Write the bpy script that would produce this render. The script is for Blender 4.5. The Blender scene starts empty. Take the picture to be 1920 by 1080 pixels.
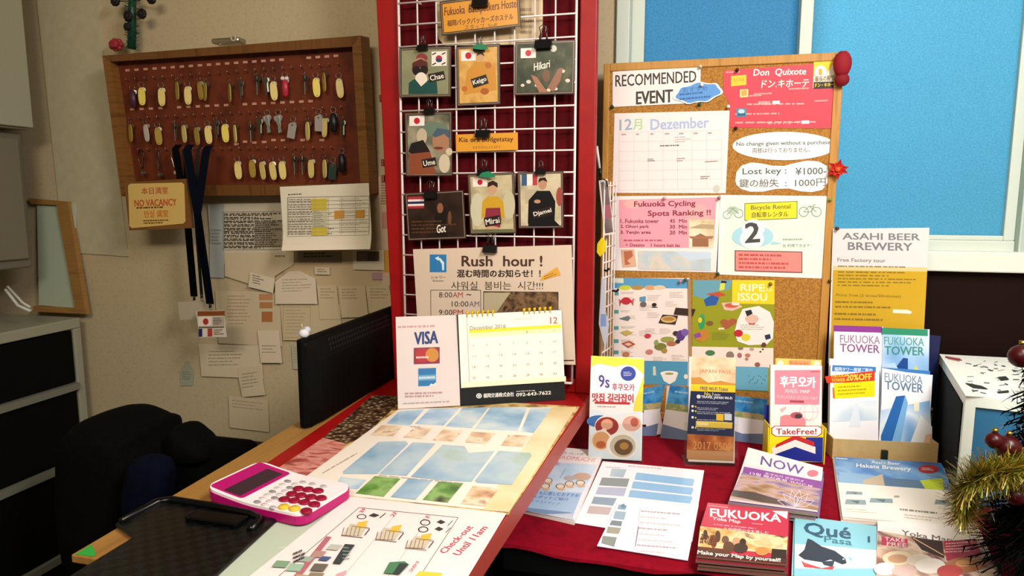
import bpy, bmesh, math, random
from mathutils import Vector, Matrix, Euler
random.seed(7)
SC = bpy.context.scene
COL = SC.collection
PI = math.pi

# ------------------------------------------------------------------ camera
FPX = 1270.0
YAW, PITCH = math.radians(14.6), math.radians(7.6)
EYE = Vector((0, 0, 1.48))
cam_d = bpy.data.cameras.new('camera'); cam_d.sensor_width = 36; cam_d.lens = 36 * FPX / 1920
cam_d.clip_start = 0.02
cam = bpy.data.objects.new('camera', cam_d); COL.objects.link(cam)
cam.location = EYE; cam.rotation_euler = (PI / 2 - PITCH, 0, YAW)
SC.camera = cam
# ------------------------------------------------------------------ world, lights, exposure
w = bpy.data.worlds.new('world'); SC.world = w; w.use_nodes = True
bg = w.node_tree.nodes['Background']; bg.inputs[0].default_value = (1.0, 0.95, 0.86, 1); bg.inputs[1].default_value = 0.10
SC.view_settings.view_transform = 'Standard'; SC.view_settings.look = 'None'
SC.view_settings.gamma = 1; SC.view_settings.exposure = 0.0; SC.view_settings.use_curve_mapping = False

def area(name, loc, target, sx, sy, power, col):
    l = bpy.data.lights.new(name, 'AREA'); l.shape = 'RECTANGLE'; l.size = sx; l.size_y = sy
    l.energy = power; l.color = col
    o = bpy.data.objects.new(name, l); COL.objects.link(o); o.location = loc
    o.rotation_euler = (Vector(target) - Vector(loc)).to_track_quat('-Z', 'Y').to_euler()
    return o
area('ceiling_light_front', (0.75, 0.35, 2.45), (0.55, 1.2, 0.9), 0.35, 1.1, 60, (1.0, 0.96, 0.945))
area('ceiling_light_back', (-0.5, -0.6, 2.5), (-0.5, 1.6, 1.0), 1.0, 0.4, 31, (1.0, 0.90, 0.72))
area('daylight_outside', (0.3, 2.75, 2.0), (0.35, 1.95, 1.7), 1.6, 1.2, 26, (1.0, 1.0, 1.0))

# ------------------------------------------------------------------ materials
def lin(h):
    h = h.lstrip('#'); v = [int(h[i:i + 2], 16) / 255 for i in (0, 2, 4)]
    return tuple((c / 12.92 if c <= 0.04045 else ((c + 0.055) / 1.055) ** 2.4) for c in v) + (1,)
MC = {}
def mat(h, rough=0.55, metal=0.0, spec=0.3, name=None):
    key = (h, rough, metal, spec)
    if key in MC: return MC[key]
    m = bpy.data.materials.new(name or 'ink_' + h.lstrip('#')); m.use_nodes = True
    b = m.node_tree.nodes['Principled BSDF']
    b.inputs['Base Color'].default_value = lin(h); b.inputs['Roughness'].default_value = rough
    b.inputs['Metallic'].default_value = metal; b.inputs['Specular IOR Level'].default_value = spec
    MC[key] = m; return m
def noisy(name, cols, scale=20, rough=0.5, detail=4, stretch=(1, 1, 1), bump=0.0, distortion=0.0, spec=0.3, lo=0.3, hi=0.7, metal=0.0, kind='noise'):
    if name in MC: return MC[name]
    m = bpy.data.materials.new(name); m.use_nodes = True
    nt = m.node_tree; b = nt.nodes['Principled BSDF']
    tc = nt.nodes.new('ShaderNodeTexCoord'); mp = nt.nodes.new('ShaderNodeMapping')
    mp.inputs['Scale'].default_value = stretch
    nt.links.new(tc.outputs['Object'], mp.inputs['Vector'])
    if kind == 'voronoi':
        n = nt.nodes.new('ShaderNodeTexVoronoi'); n.inputs['Scale'].default_value = scale; fac = n.outputs['Distance']
        lo, hi = 0.0, 0.8
    else:
        n = nt.nodes.new('ShaderNodeTexNoise'); n.inputs['Scale'].default_value = scale
        n.inputs['Detail'].default_value = detail; n.inputs['Distortion'].default_value = distortion; fac = n.outputs['Fac']
    nt.links.new(mp.outputs['Vector'], n.inputs['Vector'])
    r = nt.nodes.new('ShaderNodeValToRGB'); el = r.color_ramp.elements
    k = len(cols)
    while len(el) < k: el.new(0.5)
    for i, c in enumerate(cols):
        el[i].position = lo + (hi - lo) * i / max(1, k - 1); el[i].color = lin(c)
    nt.links.new(fac, r.inputs['Fac']); nt.links.new(r.outputs['Color'], b.inputs['Base Color'])
    b.inputs['Roughness'].default_value = rough; b.inputs['Specular IOR Level'].default_value = spec
    b.inputs['Metallic'].default_value = metal
    if bump:
        bp = nt.nodes.new('ShaderNodeBump'); bp.inputs['Strength'].default_value = bump; bp.inputs['Distance'].default_value = 0.002
        nt.links.new(fac, bp.inputs['Height']); nt.links.new(bp.outputs['Normal'], b.inputs['Normal'])
    MC[name] = m; return m
def clear(name='clear_plastic', tint=(0.985, 0.99, 0.985, 1), gloss=0.045):
    if name in MC: return MC[name]
    m = bpy.data.materials.new(name); m.use_nodes = True; nt = m.node_tree; nt.nodes.clear()
    o = nt.nodes.new('ShaderNodeOutputMaterial'); mx = nt.nodes.new('ShaderNodeMixShader')
    t = nt.nodes.new('ShaderNodeBsdfTransparent'); t.inputs[0].default_value = tint
    g = nt.nodes.new('ShaderNodeBsdfGlossy'); g.inputs['Roughness'].default_value = 0.12
    mx.inputs[0].default_value = gloss
    nt.links.new(t.outputs[0], mx.inputs[1]); nt.links.new(g.outputs[0], mx.inputs[2]); nt.links.new(mx.outputs[0], o.inputs[0])
    MC[name] = m; return m
def frosted(name, col, rough=0.5):
    m = bpy.data.materials.new(name); m.use_nodes = True; nt = m.node_tree; nt.nodes.clear()
    o = nt.nodes.new('ShaderNodeOutputMaterial'); mx = nt.nodes.new('ShaderNodeMixShader'); mx.inputs[0].default_value = 0.12
    tc = nt.nodes.new('ShaderNodeTexCoord'); n = nt.nodes.new('ShaderNodeTexNoise'); n.inputs['Scale'].default_value = 220; n.inputs['Detail'].default_value = 3
    nt.links.new(tc.outputs['Object'], n.inputs['Vector'])
    r = nt.nodes.new('ShaderNodeValToRGB'); a = lin(col)
    r.color_ramp.elements[0].position = 0.3; r.color_ramp.elements[1].position = 0.7
    r.color_ramp.elements[0].color = tuple(c * 0.86 for c in a[:3]) + (1,); r.color_ramp.elements[1].color = tuple(min(1, c * 1.12) for c in a[:3]) + (1,)
    nt.links.new(n.outputs['Fac'], r.inputs[0])
    t = nt.nodes.new('ShaderNodeBsdfTranslucent'); d = nt.nodes.new('ShaderNodeBsdfPrincipled'); d.inputs['Roughness'].default_value = rough
    bp = nt.nodes.new('ShaderNodeBump'); bp.inputs['Strength'].default_value = 0.3; bp.inputs['Distance'].default_value = 0.001
    nt.links.new(n.outputs['Fac'], bp.inputs['Height']); nt.links.new(bp.outputs[0], d.inputs['Normal'])
    nt.links.new(r.outputs[0], t.inputs[0]); nt.links.new(r.outputs[0], d.inputs['Base Color'])
    nt.links.new(t.outputs[0], mx.inputs[1]); nt.links.new(d.outputs[0], mx.inputs[2]); nt.links.new(mx.outputs[0], o.inputs[0])
    return m

# ------------------------------------------------------------------ tagging
def tag(o, label=None, cat=None, group=None, kind=None):
    if label: o['label'] = label
    if cat: o['category'] = cat
    if group: o['group'] = group
    if kind: o['kind'] = kind
    return o
def thing(name, label, cat, loc=(0, 0, 0), group=None, rotz=0.0):
    o = bpy.data.objects.new(name, None); COL.objects.link(o); o.empty_display_size = 0.05
    o.location = loc; o.rotation_euler = (0, 0, rotz)
    return tag(o, label, cat, group)
def adopt(o, root):          # o is built in world space: keep it there
    o.parent = root
    m = Matrix.Identity(4); p = root; chain = []
    while p is not None: chain.append(p); p = p.parent
    for q in reversed(chain): m = m @ q.matrix_parent_inverse @ q.matrix_basis
    o.matrix_parent_inverse = m.inverted()
    return o
def kids(o): return [c for c in SC.objects if c.parent is o]
def dup(root, loc=None, rot=None, label=None, group=None, mats=None):
    r = root.copy(); COL.objects.link(r)
    if loc is not None: r.location = loc
    if rot is not None: r.rotation_euler = rot
    if label: r['label'] = label
    if group: r['group'] = group
    for ch in list(root.children):
        c = ch.copy(); COL.objects.link(c); c.parent = r
        for g in ch.children:
            d = g.copy(); COL.objects.link(d); d.parent = c
    return r

# ------------------------------------------------------------------ pixel rays onto real planes
FW = Vector((-math.sin(YAW) * math.cos(PITCH), math.cos(YAW) * math.cos(PITCH), -math.sin(PITCH)))
RT = Vector((math.cos(YAW), math.sin(YAW), 0)); UP = RT.cross(FW)
def ray(x, y): return FW * FPX + RT * (x - 960) - UP * (y - 540)
def hit(plane, x, y):
    P, N = Vector(plane[0]), Vector(plane[1]); d = ray(x, y)
    return EYE + d * ((P - EYE).dot(N) / d.dot(N))
def PY(y): return ((0, y, 0), (0, -1, 0))
def PZ(z): return ((0, 0, z), (0, 0, 1))
def PX(x): return ((x, 0, 0), (1, 0, 0))
def view(x0, y0, s): return lambda x, y: (x0 + x / s, y0 + y / s)
V0 = view(0, 0, 1)
V1 = view(0, 0, 2.7); V2 = view(190, 60, 3.3755); V3 = view(320, 340, 2.2512); V4 = view(0, 350, 1.4786)
V5 = view(700, 0, 2.25); V6 = view(560, 440, 3.176); V7 = view(1100, 60, 2.298); V8 = view(1100, 490, 2.6348)
W1 = view(1400, 400, 2.25); W2 = view(1280, 640, 2.4547); W3 = view(960, 800, 3.2); W4 = view(380, 720, 2.6667)
W5 = view(100, 700, 2.8417); W6 = view(1700, 560, 2.077); W7 = view(1100, 0, 2.1598); W8 = view(1080, 200, 2.16)
def lean(bl, br, z, deg):
    L, R = hit(PZ(z), *bl), hit(PZ(z), *br)
    ux = (R - L).normalized(); a = math.radians(deg)
    up = Vector((0, 0, 1)).cross(ux) * math.sin(a) + Vector((0, 0, math.cos(a)))
    return (L, ux.cross(up))

# ------------------------------------------------------------------ text outlines
TC = {}
def glyphs(s, bold):
    k = (s, bold)
    if k in TC: return TC[k]
    c = bpy.data.curves.new('t', 'FONT'); c.body = s; c.size = 1; c.resolution_u = 2; c.offset = bold
    o = bpy.data.objects.new('t', c); COL.objects.link(o)
    me = bpy.data.meshes.new_from_object(o.evaluated_get(bpy.context.evaluated_depsgraph_get()))
    vs = [(v.co.x, v.co.y) for v in me.vertices]; fs = [tuple(p.vertices) for p in me.polygons]
    bpy.data.objects.remove(o); bpy.data.curves.remove(c); bpy.data.meshes.remove(me)
    xs = [v[0] for v in vs]; ys = [v[1] for v in vs]; x0, x1, y0, y1 = min(xs), max(xs), min(ys), max(ys)
    vs = [((x - x0) / (x1 - x0 + 1e-9), (y1 - y) / (y1 - y0 + 1e-9)) for x, y in vs]
    TC[k] = (vs, fs); return TC[k]

# ------------------------------------------------------------------ printed flat things
OBJ_SIZE = {}
class Card:
    """A sheet with printing: one mesh. Coordinates are read off the photograph through a view and land on the sheet's own plane."""
    def __init__(s, name, plane, V, corners, col='#f4ece6', t=0.0005, lift=0.0, outline=None, rough=0.45, edge=None, fitrect=True, eps=4e-5, down=(0, 1)):
        s.name, s.V, s.th, s.rough, s.eps, s.down = name, V, t, rough, eps, down
        N = Vector(plane[1]).normalized(); P = Vector(plane[0]) + N * lift
        s.plane = (P, N)
        TL, TR, BR, BL = [hit(s.plane, *V(*c)) for c in corners]
        s.O = (TL + TR + BR + BL) / 4
        ux = ((TR + BR) - (TL + BL)); ux = (ux - N * ux.dot(N)).normalized()
        if not fitrect: pass
        uy = N.cross(ux)
        s.ux, s.uy, s.N = ux, uy, N
        s.w = ((TR - TL).dot(ux) + (BR - BL).dot(ux)) / 2; s.h = ((TL - BL).dot(uy) + (TR - BR).dot(uy)) / 2
        s.verts, s.faces, s.fm, s.mats = [], [], [], []
        s.k = 0; s.bend = None; s.cuts = None
        if outline is None:
            if fitrect:
                a, b = s.w / 2, s.h / 2; pts = [(-a, b), (a, b), (a, -b), (-a, -b)]
            else:
                pts = [s.L(*c) for c in corners]
        else: pts = [s.L(*c) for c in outline]
        s.pts = pts
        m = col if not isinstance(col, str) else mat(col, rough)
        s._poly(pts, 0, m); base = len(s.verts); n = len(pts)
        s._poly([p for p in pts], -s.th, m, flip=True)
        e = m if edge is None else mat(edge, 0.7)
        b = base - n
        for i in range(n):
            j = (i + 1) % n; s._face((b + i, base + i, base + j, b + j) if s._cw else (b + j, base + j, base + i, b + i), e)
    def L(s, x, y):
        q = hit(s.plane, *s.V(x, y)) - s.O
        return (q.dot(s.ux), q.dot(s.uy))
    def mi(s, m):
        if m not in s.mats: s.mats.append(m)
        return s.mats.index(m)
    def _face(s, f, m): s.faces.append(f); s.fm.append(s.mi(m))
    def _poly(s, pts, z, m, flip=False):
        ar = sum(pts[i][0] * pts[(i + 1) % len(pts)][1] - pts[(i + 1) % len(pts)][0] * pts[i][1] for i in range(len(pts)))
        s._cw = ar < 0
        b = len(s.verts); s.verts += [(x, y, z) for x, y in pts]
        f = list(range(b, b + len(pts)))
        if (ar < 0) != flip: f.reverse()
        s._face(tuple(f), m)
    def M(s, c): return c if not isinstance(c, str) else mat(c, s.rough)
    def z(s): s.k += 1; return s.k * s.eps
    def poly(s, pts, c): s._poly([s.L(*p) for p in pts], s.z(), s.M(c)); return s
    def inset(s, a, c):            # the sheet's own rectangle, inset by a metres
        x, y = s.w / 2 - a, s.h / 2 - a
        s._poly([(-x, y), (x, y), (x, -y), (-x, -y)], s.z(), s.M(c)); return s
    def p(s, x0, y0, x1, y1, h, c):
        dx, dy = s.down[0] * h, s.down[1] * h
        return s.poly([(x0, y0), (x1, y1), (x1 + dx, y1 + dy), (x0 + dx, y0 + dy)], c)
    def e(s, cx, cy, rx, ry, c, rot=0, n=20):
        a = math.radians(rot); pts = []
        for i in range(n):
            u, v = rx * math.cos(2 * PI * i / n), ry * math.sin(2 * PI * i / n)
            pts.append((cx + u * math.cos(a) - v * math.sin(a), cy + u * math.sin(a) + v * math.cos(a)))
        return s.poly(pts, c)
    def ring(s, cx, cy, rx, ry, wd, c, n=20):
        z = s.z(); m = s.M(c)
        for i in range(n):
            q = []
            for k, f in ((i, 1), (i + 1, 1), (i + 1, 1 - wd), (i, 1 - wd)):
                q.append(s.L(cx + rx * f * math.cos(2 * PI * k / n), cy + ry * f * math.sin(2 * PI * k / n)))
            s._poly(q, z, m)
        return s
    def line(s, x0, y0, x1, y1, wd, c):
        d = math.hypot(x1 - x0, y1 - y0) or 1; nx, ny = -(y1 - y0) / d * wd / 2, (x1 - x0) / d * wd / 2
        return s.poly([(x0 + nx, y0 + ny), (x1 + nx, y1 + ny), (x1 - nx, y1 - ny), (x0 - nx, y0 - ny)], c)
    def box(s, pts, wd, c):
        for i in range(len(pts)): s.line(*pts[i], *pts[(i + 1) % len(pts)], wd, c); s.k -= 1
        s.k += 1; return s
    def t(s, txt, x0, y0, x1, y1, h, c='#222222', bold=0.0, down=None):
        dn = down or s.down
        if bold > 0:          # heavier strokes: the outline laid down a few times, slightly shifted
            hx = math.hypot(x1 - x0, y1 - y0) or 1; ux_, uy_ = (x1 - x0) / hx, (y1 - y0) / hx; d = bold * 1.1 * h
            for a_, b_ in ((-1, -0.6), (1, -0.6), (1, 0.6), (-1, 0.6)):
                s.t(txt, x0 + ux_ * d * a_ + dn[0] * d * b_, y0 + uy_ * d * a_ + dn[1] * d * b_, x1 + ux_ * d * a_ + dn[0] * d * b_, y1 + uy_ * d * a_ + dn[1] * d * b_, h, c, 0.0, down=dn); s.k -= 0.95
            s.k += 0.95; s.k = math.ceil(s.k); return s
        vs, fs = glyphs(txt, bold); z = s.z(); m = s.M(c); b = len(s.verts)
        for u, v in vs:
            q = s.L(x0 + u * (x1 - x0) + v * dn[0] * h, y0 + u * (y1 - y0) + v * dn[1] * h); s.verts.append((q[0], q[1], z))
        for f in fs:
            f = [b + i for i in f]; a, bb, cc = [s.verts[i] for i in f[:3]]
            if (bb[0] - a[0]) * (cc[1] - a[1]) - (bb[1] - a[1]) * (cc[0] - a[0]) < 0: f.reverse()
            s._face(tuple(f), m)
        return s
    def lines(s, x0, y0, x1, y1, h, n, c, seed=1, wd=0.55, fill=0.9):
        R = random.Random(seed); z = s.z(); m = s.M(c); dx, dy = s.down
        for i in range(n):
            o = h * (i + 0.2) / n; hh = h / n * wd; u = 0.0; end = R.uniform(0.55, 1.0) if fill < 1 else 1
            while u < end:
                l = R.uniform(0.02, 0.10); v = min(end, u + l)
                q = [(x0 + (x1 - x0) * a + dx * o2, y0 + (y1 - y0) * a + dy * o2) for a, o2 in ((u, o), (v, o), (v, o + hh), (u, o + hh))]
                s._poly([s.L(*k) for k in q], z, m); u = v + R.uniform(0.008, 0.025)
        return s
    def gridl(s, x0, y0, x1, y1, h, nx, ny, wd, c):
        dx, dy = s.down[0] * h, s.down[1] * h; z = s.k + 1
        for i in range(nx + 1):
            a = i / nx; X, Yy = x0 + (x1 - x0) * a, y0 + (y1 - y0) * a; s.k = z - 1; s.line(X, Yy, X + dx, Yy + dy, wd, c)
        for j in range(ny + 1):
            b = j / ny; s.k = z - 1; s.line(x0 + dx * b, y0 + dy * b, x1 + dx * b, y1 + dy * b, wd, c)
        return s
    def finish(s, label=None, cat=None, group=None, parent=None):
        me = bpy.data.meshes.new(s.name); bm = bmesh.new()
        vs = [bm.verts.new(v) for v in s.verts]
        for f, k in zip(s.faces, s.fm):
            if len(set(f)) < 3: continue
            try: fc = bm.faces.new([vs[i] for i in f]); fc.material_index = k
            except ValueError: pass
        if s.bend:
            ax, n = s.cuts; half = (s.w if ax == 0 else s.h) / 2
            for i in range(1, n):
                co = Vector((0, 0, 0)); co[ax] = -half + 2 * half * i / n; no = Vector((0, 0, 0)); no[ax] = 1
                bmesh.ops.bisect_plane(bm, geom=bm.verts[:] + bm.edges[:] + bm.faces[:], plane_co=co, plane_no=no, dist=1e-6)
            for v in bm.verts: v.co.z += s.bend(v.co.x / (s.w / 2), v.co.y / (s.h / 2))
        bm.to_mesh(me); bm.free()
        for m in s.mats: me.materials.append(m)
        o = bpy.data.objects.new(s.name, me); COL.objects.link(o)
        o.matrix_world = Matrix((s.ux, s.uy, s.N)).transposed().to_4x4(); o.location = s.O
        OBJ_SIZE[o.name] = list(s.pts)
        if parent is not None: adopt(o, parent)
        if label or cat: tag(o, label, cat, group)
        return o

# ------------------------------------------------------------------ solid parts
class MB:
    def __init__(s): s.v, s.f, s.m, s.sm, s.mats = [], [], [], [], []
    def mi(s, m):
        if isinstance(m, str): m = mat(m)
        if m not in s.mats: s.mats.append(m)
        return s.mats.index(m)
    def add(s, vs, fs, m, smooth=False, T=None):
        b = len(s.v); k = s.mi(m)
        s.v += [tuple(T @ Vector(v)) if T is not None else tuple(v) for v in vs]
        for f in fs: s.f.append(tuple(b + i for i in f)); s.m.append(k); s.sm.append(smooth)
        return s
    def box(s, x0, x1, y0, y1, z0, z1, m, T=None):
        vs = [(x, y, z) for x in (x0, x1) for y in (y0, y1) for z in (z0, z1)]
        return s.add(vs, [(0, 1, 3, 2), (4, 6, 7, 5), (0, 4, 5, 1), (2, 3, 7, 6), (0, 2, 6, 4), (1, 5, 7, 3)], m, False, T)
    def prism(s, pts, d0, d1, m, T=None, smooth=False):      # pts in XY, extruded d0..d1 along Z
        n = len(pts); ar = sum(pts[i][0] * pts[(i + 1) % n][1] - pts[(i + 1) % n][0] * pts[i][1] for i in range(n))
        if ar < 0: pts = pts[::-1]
        vs = [(x, y, d0) for x, y in pts] + [(x, y, d1) for x, y in pts]
        fs = [tuple(range(n))[::-1], tuple(range(n, 2 * n))] + [(i, (i + 1) % n, n + (i + 1) % n, n + i) for i in range(n)]
        return s.add(vs, fs, m, smooth, T)
    def loft(s, rings, m, caps=True, closed=True, smooth=True, T=None, loop=False):
        n = len(rings[0]); vs = [p for r in rings for p in r]; fs = []
        R = len(rings)
        for i in range(R if loop else R - 1):
            for j in range(n if closed else n - 1):
                a, b = i * n + j, i * n + (j + 1) % n; c, d = ((i + 1) % R) * n + (j + 1) % n, ((i + 1) % R) * n + j
                fs.append((a, b, c, d))
        if caps and not loop: fs.append(tuple(range(n))[::-1]); fs.append(tuple(range((R - 1) * n, R * n)))
        return s.add(vs, fs, m, smooth, T)
    def tube(s, pts, r, m, n=8, loop=False, T=None, caps=True):
        pts = [Vector(p) for p in pts]; rings = []; prev = None
        for i, p in enumerate(pts):
            if loop: d = (pts[(i + 1) % len(pts)] - pts[i - 1])
            else: d = pts[min(i + 1, len(pts) - 1)] - pts[max(i - 1, 0)]
            d.normalize()
            if prev is None:
                a = Vector((0, 0, 1)) if abs(d.z) < 0.9 else Vector((1, 0, 0)); u = d.cross(a).normalized()
            else: u = (prev - d * prev.dot(d)).normalized()
            prev = u; v = d.cross(u); rr = r[i] if isinstance(r, (list, tuple)) else r
            rings.append([tuple(p + (u * math.cos(2 * PI * k / n) + v * math.sin(2 * PI * k / n)) * rr) for k in range(n)])
        return s.loft(rings, m, caps=caps, T=T, loop=loop)
    def torus(s, R, r, m, T=None, n=16, k=6):
        return s.tube([(R * math.cos(2 * PI * i / n), 0, R * math.sin(2 * PI * i / n)) for i in range(n)], r, m, n=k, loop=True, T=T)
    def ball(s, c, rx, ry, rz, m, n=14, k=8, T=None):
        rings = []
        for i in range(1, k):
            a = PI * i / k; rings.append([(c[0] + rx * math.sin(a) * math.cos(2 * PI * j / n), c[1] + ry * math.sin(a) * math.sin(2 * PI * j / n), c[2] - rz * math.cos(a)) for j in range(n)])
        return s.loft(rings, m, T=T)
    def lathe(s, prof, m, n=20, T=None):
        return s.loft([[(r * math.cos(2 * PI * j / n), r * math.sin(2 * PI * j / n), z) for j in range(n)] for r, z in prof], m, T=T)
    def ribbon(s, pts, wv, th, m):            # flat strap along pts, width vector wv
        wv = Vector(wv); rings = []
        for i, p in enumerate(pts):
            p = Vector(p); d = (Vector(pts[min(i + 1, len(pts) - 1)]) - Vector(pts[max(i - 1, 0)])).normalized(); nn = d.cross(wv).normalized() * th / 2
            rings.append([tuple(p - wv / 2 - nn), tuple(p + wv / 2 - nn), tuple(p + wv / 2 + nn), tuple(p - wv / 2 + nn)])
        return s.loft(rings, m, smooth=False)
    def build(s, name, parent=None, bevel=0.0, seg=2, subsurf=0, autosmooth=True, world=True):
        me = bpy.data.meshes.new(name); me.from_pydata(s.v, [], s.f)
        for m in s.mats: me.materials.append(m)
        me.polygons.foreach_set('material_index', s.m); me.polygons.foreach_set('use_smooth', s.sm)
        bm = bmesh.new(); bm.from_mesh(me); bmesh.ops.recalc_face_normals(bm, faces=bm.faces[:])
        if bevel:
            ed = [e for e in bm.edges if len(e.link_faces) == 2 and e.calc_face_angle(0) > 0.6]
            bmesh.ops.bevel(bm, geom=ed, offset=bevel, segments=seg, profile=0.5, affect='EDGES')
        bm.to_mesh(me); bm.free()
        o = bpy.data.objects.new(name, me); COL.objects.link(o)
        if subsurf: md = o.modifiers.new('s', 'SUBSURF'); md.levels = md.render_levels = subsurf
        if parent is not None:
            if world: adopt(o, parent)
            else: o.parent = parent
        return o
def TR(loc=(0, 0, 0), rot=(0, 0, 0)): return Matrix.Translation(loc) @ Euler(rot).to_matrix().to_4x4()

ORD = ['first', 'second', 'third', 'fourth', 'fifth', 'sixth', 'seventh', 'eighth', 'ninth', 'tenth', 'eleventh', 'twelfth', 'thirteenth', 'fourteenth', 'fifteenth', 'sixteenth', 'seventeenth', 'eighteenth', 'nineteenth', 'twentieth', 'twenty-first', 'twenty-second']

# ================================================================== the room
def struct(name, mb, **k):
    o = mb.build(name, **k); o['kind'] = 'structure'; return o
WY = 1.90                                  # back wall face
cream = noisy('wall_paint', ['#b9a783', '#c3b18d', '#bca988'], 60, 0.8, 3)
white_frame = mat('#c6cfc2', 0.4)
maroon = mat('#190806', 0.7, spec=0.1)
m = MB(); m.box(-2.6, 1.6, -1.2, 2.1, -0.05, 0, noisy('floor_tiles', ['#1c1815', '#2a241f'], 8, 0.5)); struct('floor', m)
SX0, SX1, SZ0 = -0.205, 0.80, 1.345       # window opening
m = MB(); m.box(-2.6, SX0, WY, 2.05, 0, 2.6, cream); struct('wall_back', m)
m = MB(); m.box(SX0, 1.6, WY, 2.05, 0, SZ0 - 0.03, maroon); struct('wall_back_lower', m)
m = MB(); m.box(SX1, 1.6, WY, 2.05, SZ0 - 0.03, 2.6, cream); struct('wall_back_right', m)
m = MB(); m.box(SX0, SX1, WY, 2.05, 2.3, 2.6, cream); struct('wall_back_upper', m)
m = MB(); m.box(-2.65, -2.5, -1.2, 2.05, 0, 2.6, cream); struct('wall_left', m)
m = MB(); m.box(-2.6, 1.6, -1.2, 2.1, 2.6, 2.65, mat('#d8d2c4', 0.8)); struct('ceiling', m)
m = MB(); m.box(1.5, 1.6, -1.2, 1.9, 0, 2.6, cream); struct('wall_right', m)

m = MB()
m.box(SX0, SX0 + 0.035, 1.885, 2.0, SZ0, 2.3, white_frame); m.box(SX1 - 0.03, SX1 + 0.05, 1.885, 2.0, SZ0, 2.3, mat('#a9bcae', 0.4))
m.box(SX0 + 0.035, SX1 - 0.03, 1.905, 2.0, SZ0, SZ0 + 0.03, white_frame); m.box(SX0, SX1, 1.9, 2.0, 2.25, 2.3, white_frame)
win = struct('window_1', m, bevel=0.003)
m = MB(); m.box(SX0 + 0.01, SX1 + 0.12, 1.868, 1.91, SZ0 - 0.045, SZ0 + 0.005, mat('#d8dace', 0.45)); s_ = m.build('window_sill', win, bevel=0.004)
def sash(x0, x1, y, wl, wr, name):
    m = MB(); z0, z1 = SZ0 + 0.03, 2.25
    m.box(x0, x0 + wl, y, y + 0.03, z0, z1, white_frame); m.box(x1 - wr, x1, y, y + 0.03, z0, z1, white_frame)
    m.box(x0 + wl, x1 - wr, y, y + 0.03, z0, z0 + 0.012, white_frame); m.box(x0 + wl, x1 - wr, y, y + 0.03, z1 - 0.03, z1, white_frame)
    f = m.build('window_sash', win, bevel=0.002)
    g = MB(); g.box(x0 + wl - 0.004, x1 - wr + 0.004, y + 0.013, y + 0.016, z0 + 0.006, z1 - 0.02, name); g.build('window_pane', f)
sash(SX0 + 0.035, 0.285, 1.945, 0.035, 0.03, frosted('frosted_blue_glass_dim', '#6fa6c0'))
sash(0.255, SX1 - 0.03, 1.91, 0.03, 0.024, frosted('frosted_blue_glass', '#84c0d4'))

# ---- left side furniture
wallbox = mat('#9c9a84', 0.6)
c1 = hit(PY(1.79), *V0(59, 244)); c2 = hit(PY(1.79), *V0(68, 500))
m = MB(); m.box(-2.5, c1.x, 0.9, 1.79, c1.z, 2.5, wallbox)
t_ = thing('wall_cabinet', 'pale wall cabinet at the top left corner, above the grey appliance', 'cabinet', (-2.3, 1.4, c1.z))
m.build('body', t_, bevel=0.004); m = MB(); m.box(c1.x, c1.x + 0.016, 0.95, 1.785, c1.z + 0.006, 2.48, mat('#a5a48d', 0.55)); m.build('door', t_, bevel=0.003)
m = MB(); m.box(-2.5, c2.x, 0.95, 1.78, c2.z, c1.z - 0.012, mat('#6f6a5c', 0.6))
t_ = thing('microwave_oven', 'grey-beige boxy appliance hanging under the pale wall cabinet', 'appliance', (-2.3, 1.4, c2.z))
m.build('body', t_, bevel=0.006); m = MB(); m.box(c2.x, c2.x + 0.012, 1.0, 1.76, c2.z + 0.03, c1.z - 0.03, mat('#77715f', 0.6)); m.build('door', t_, bevel=0.004)
# drawer chest along the left wall, drawers facing right
dt = 1.165
cf = hit(PZ(dt), *V0(142, 597)); DX = -2.03
t_ = thing('drawer_chest', 'white-framed chest of black drawers against the left wall', 'drawer unit', (-2.25, 1.4, 0))
fr = mat('#9a9883', 0.6); dk = mat('#060705', 0.75, spec=0.1)
dz = hit(PX(DX), *V0(142, 597)).z
yb = 1.86
m = MB(); m.box(-2.5, DX, 0.6, yb, dz - 0.035, dz, fr); m.box(-2.5, DX, yb - 0.03, yb, 0, dz - 0.035, fr); m.box(-2.5, -2.45, 0.6, yb - 0.03, 0, dz - 0.035, fr); m.box(-2.5, DX, 0.6, 0.63, 0, dz - 0.035, fr)
m.build('frame', t_, bevel=0.004)
z1 = dz - 0.04
for i, h in enumerate((0.20, 0.26, 0.30, 0.30)):
    d = MB(); d.box(-2.44, DX - 0.004, 0.635, yb - 0.034, z1 - h + 0.022, z1, dk); dr = d.build('drawer', t_, bevel=0.003)
    r = MB(); r.box(-2.40, DX + 0.012, 0.635, yb - 0.034, z1 - h - 0.004, z1 - h + 0.019, mat('#77786b', 0.5)); r.build('rail', t_)
    hd = MB(); hd.box(DX - 0.004, DX + 0.010, 1.05, 1.35, z1 - h + 0.03, z1 - h + 0.045, mat('#2a2b27', 0.4)); hd.build('handle', dr, bevel=0.003)
    z1 -= h + 0.006
m = MB(); q = hit(PZ(dz), *V0(15, 580)); m.box(-2.42, q.x + 0.05, 1.45, 1.72, dz, dz + 0.15, mat('#0b0c0a', 0.6))
t_ = thing('card_terminal', 'black machine with white cord on top of the drawer chest', 'machine', (-2.3, 1.55, dz)); m.build('body', t_, bevel=0.012)
m = MB(); a = hit(PY(1.66), *V4(15, 285)); b = hit(PY(1.66), *V4(50, 330)); c = hit(PY(1.66), *V4(85, 345))
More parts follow.
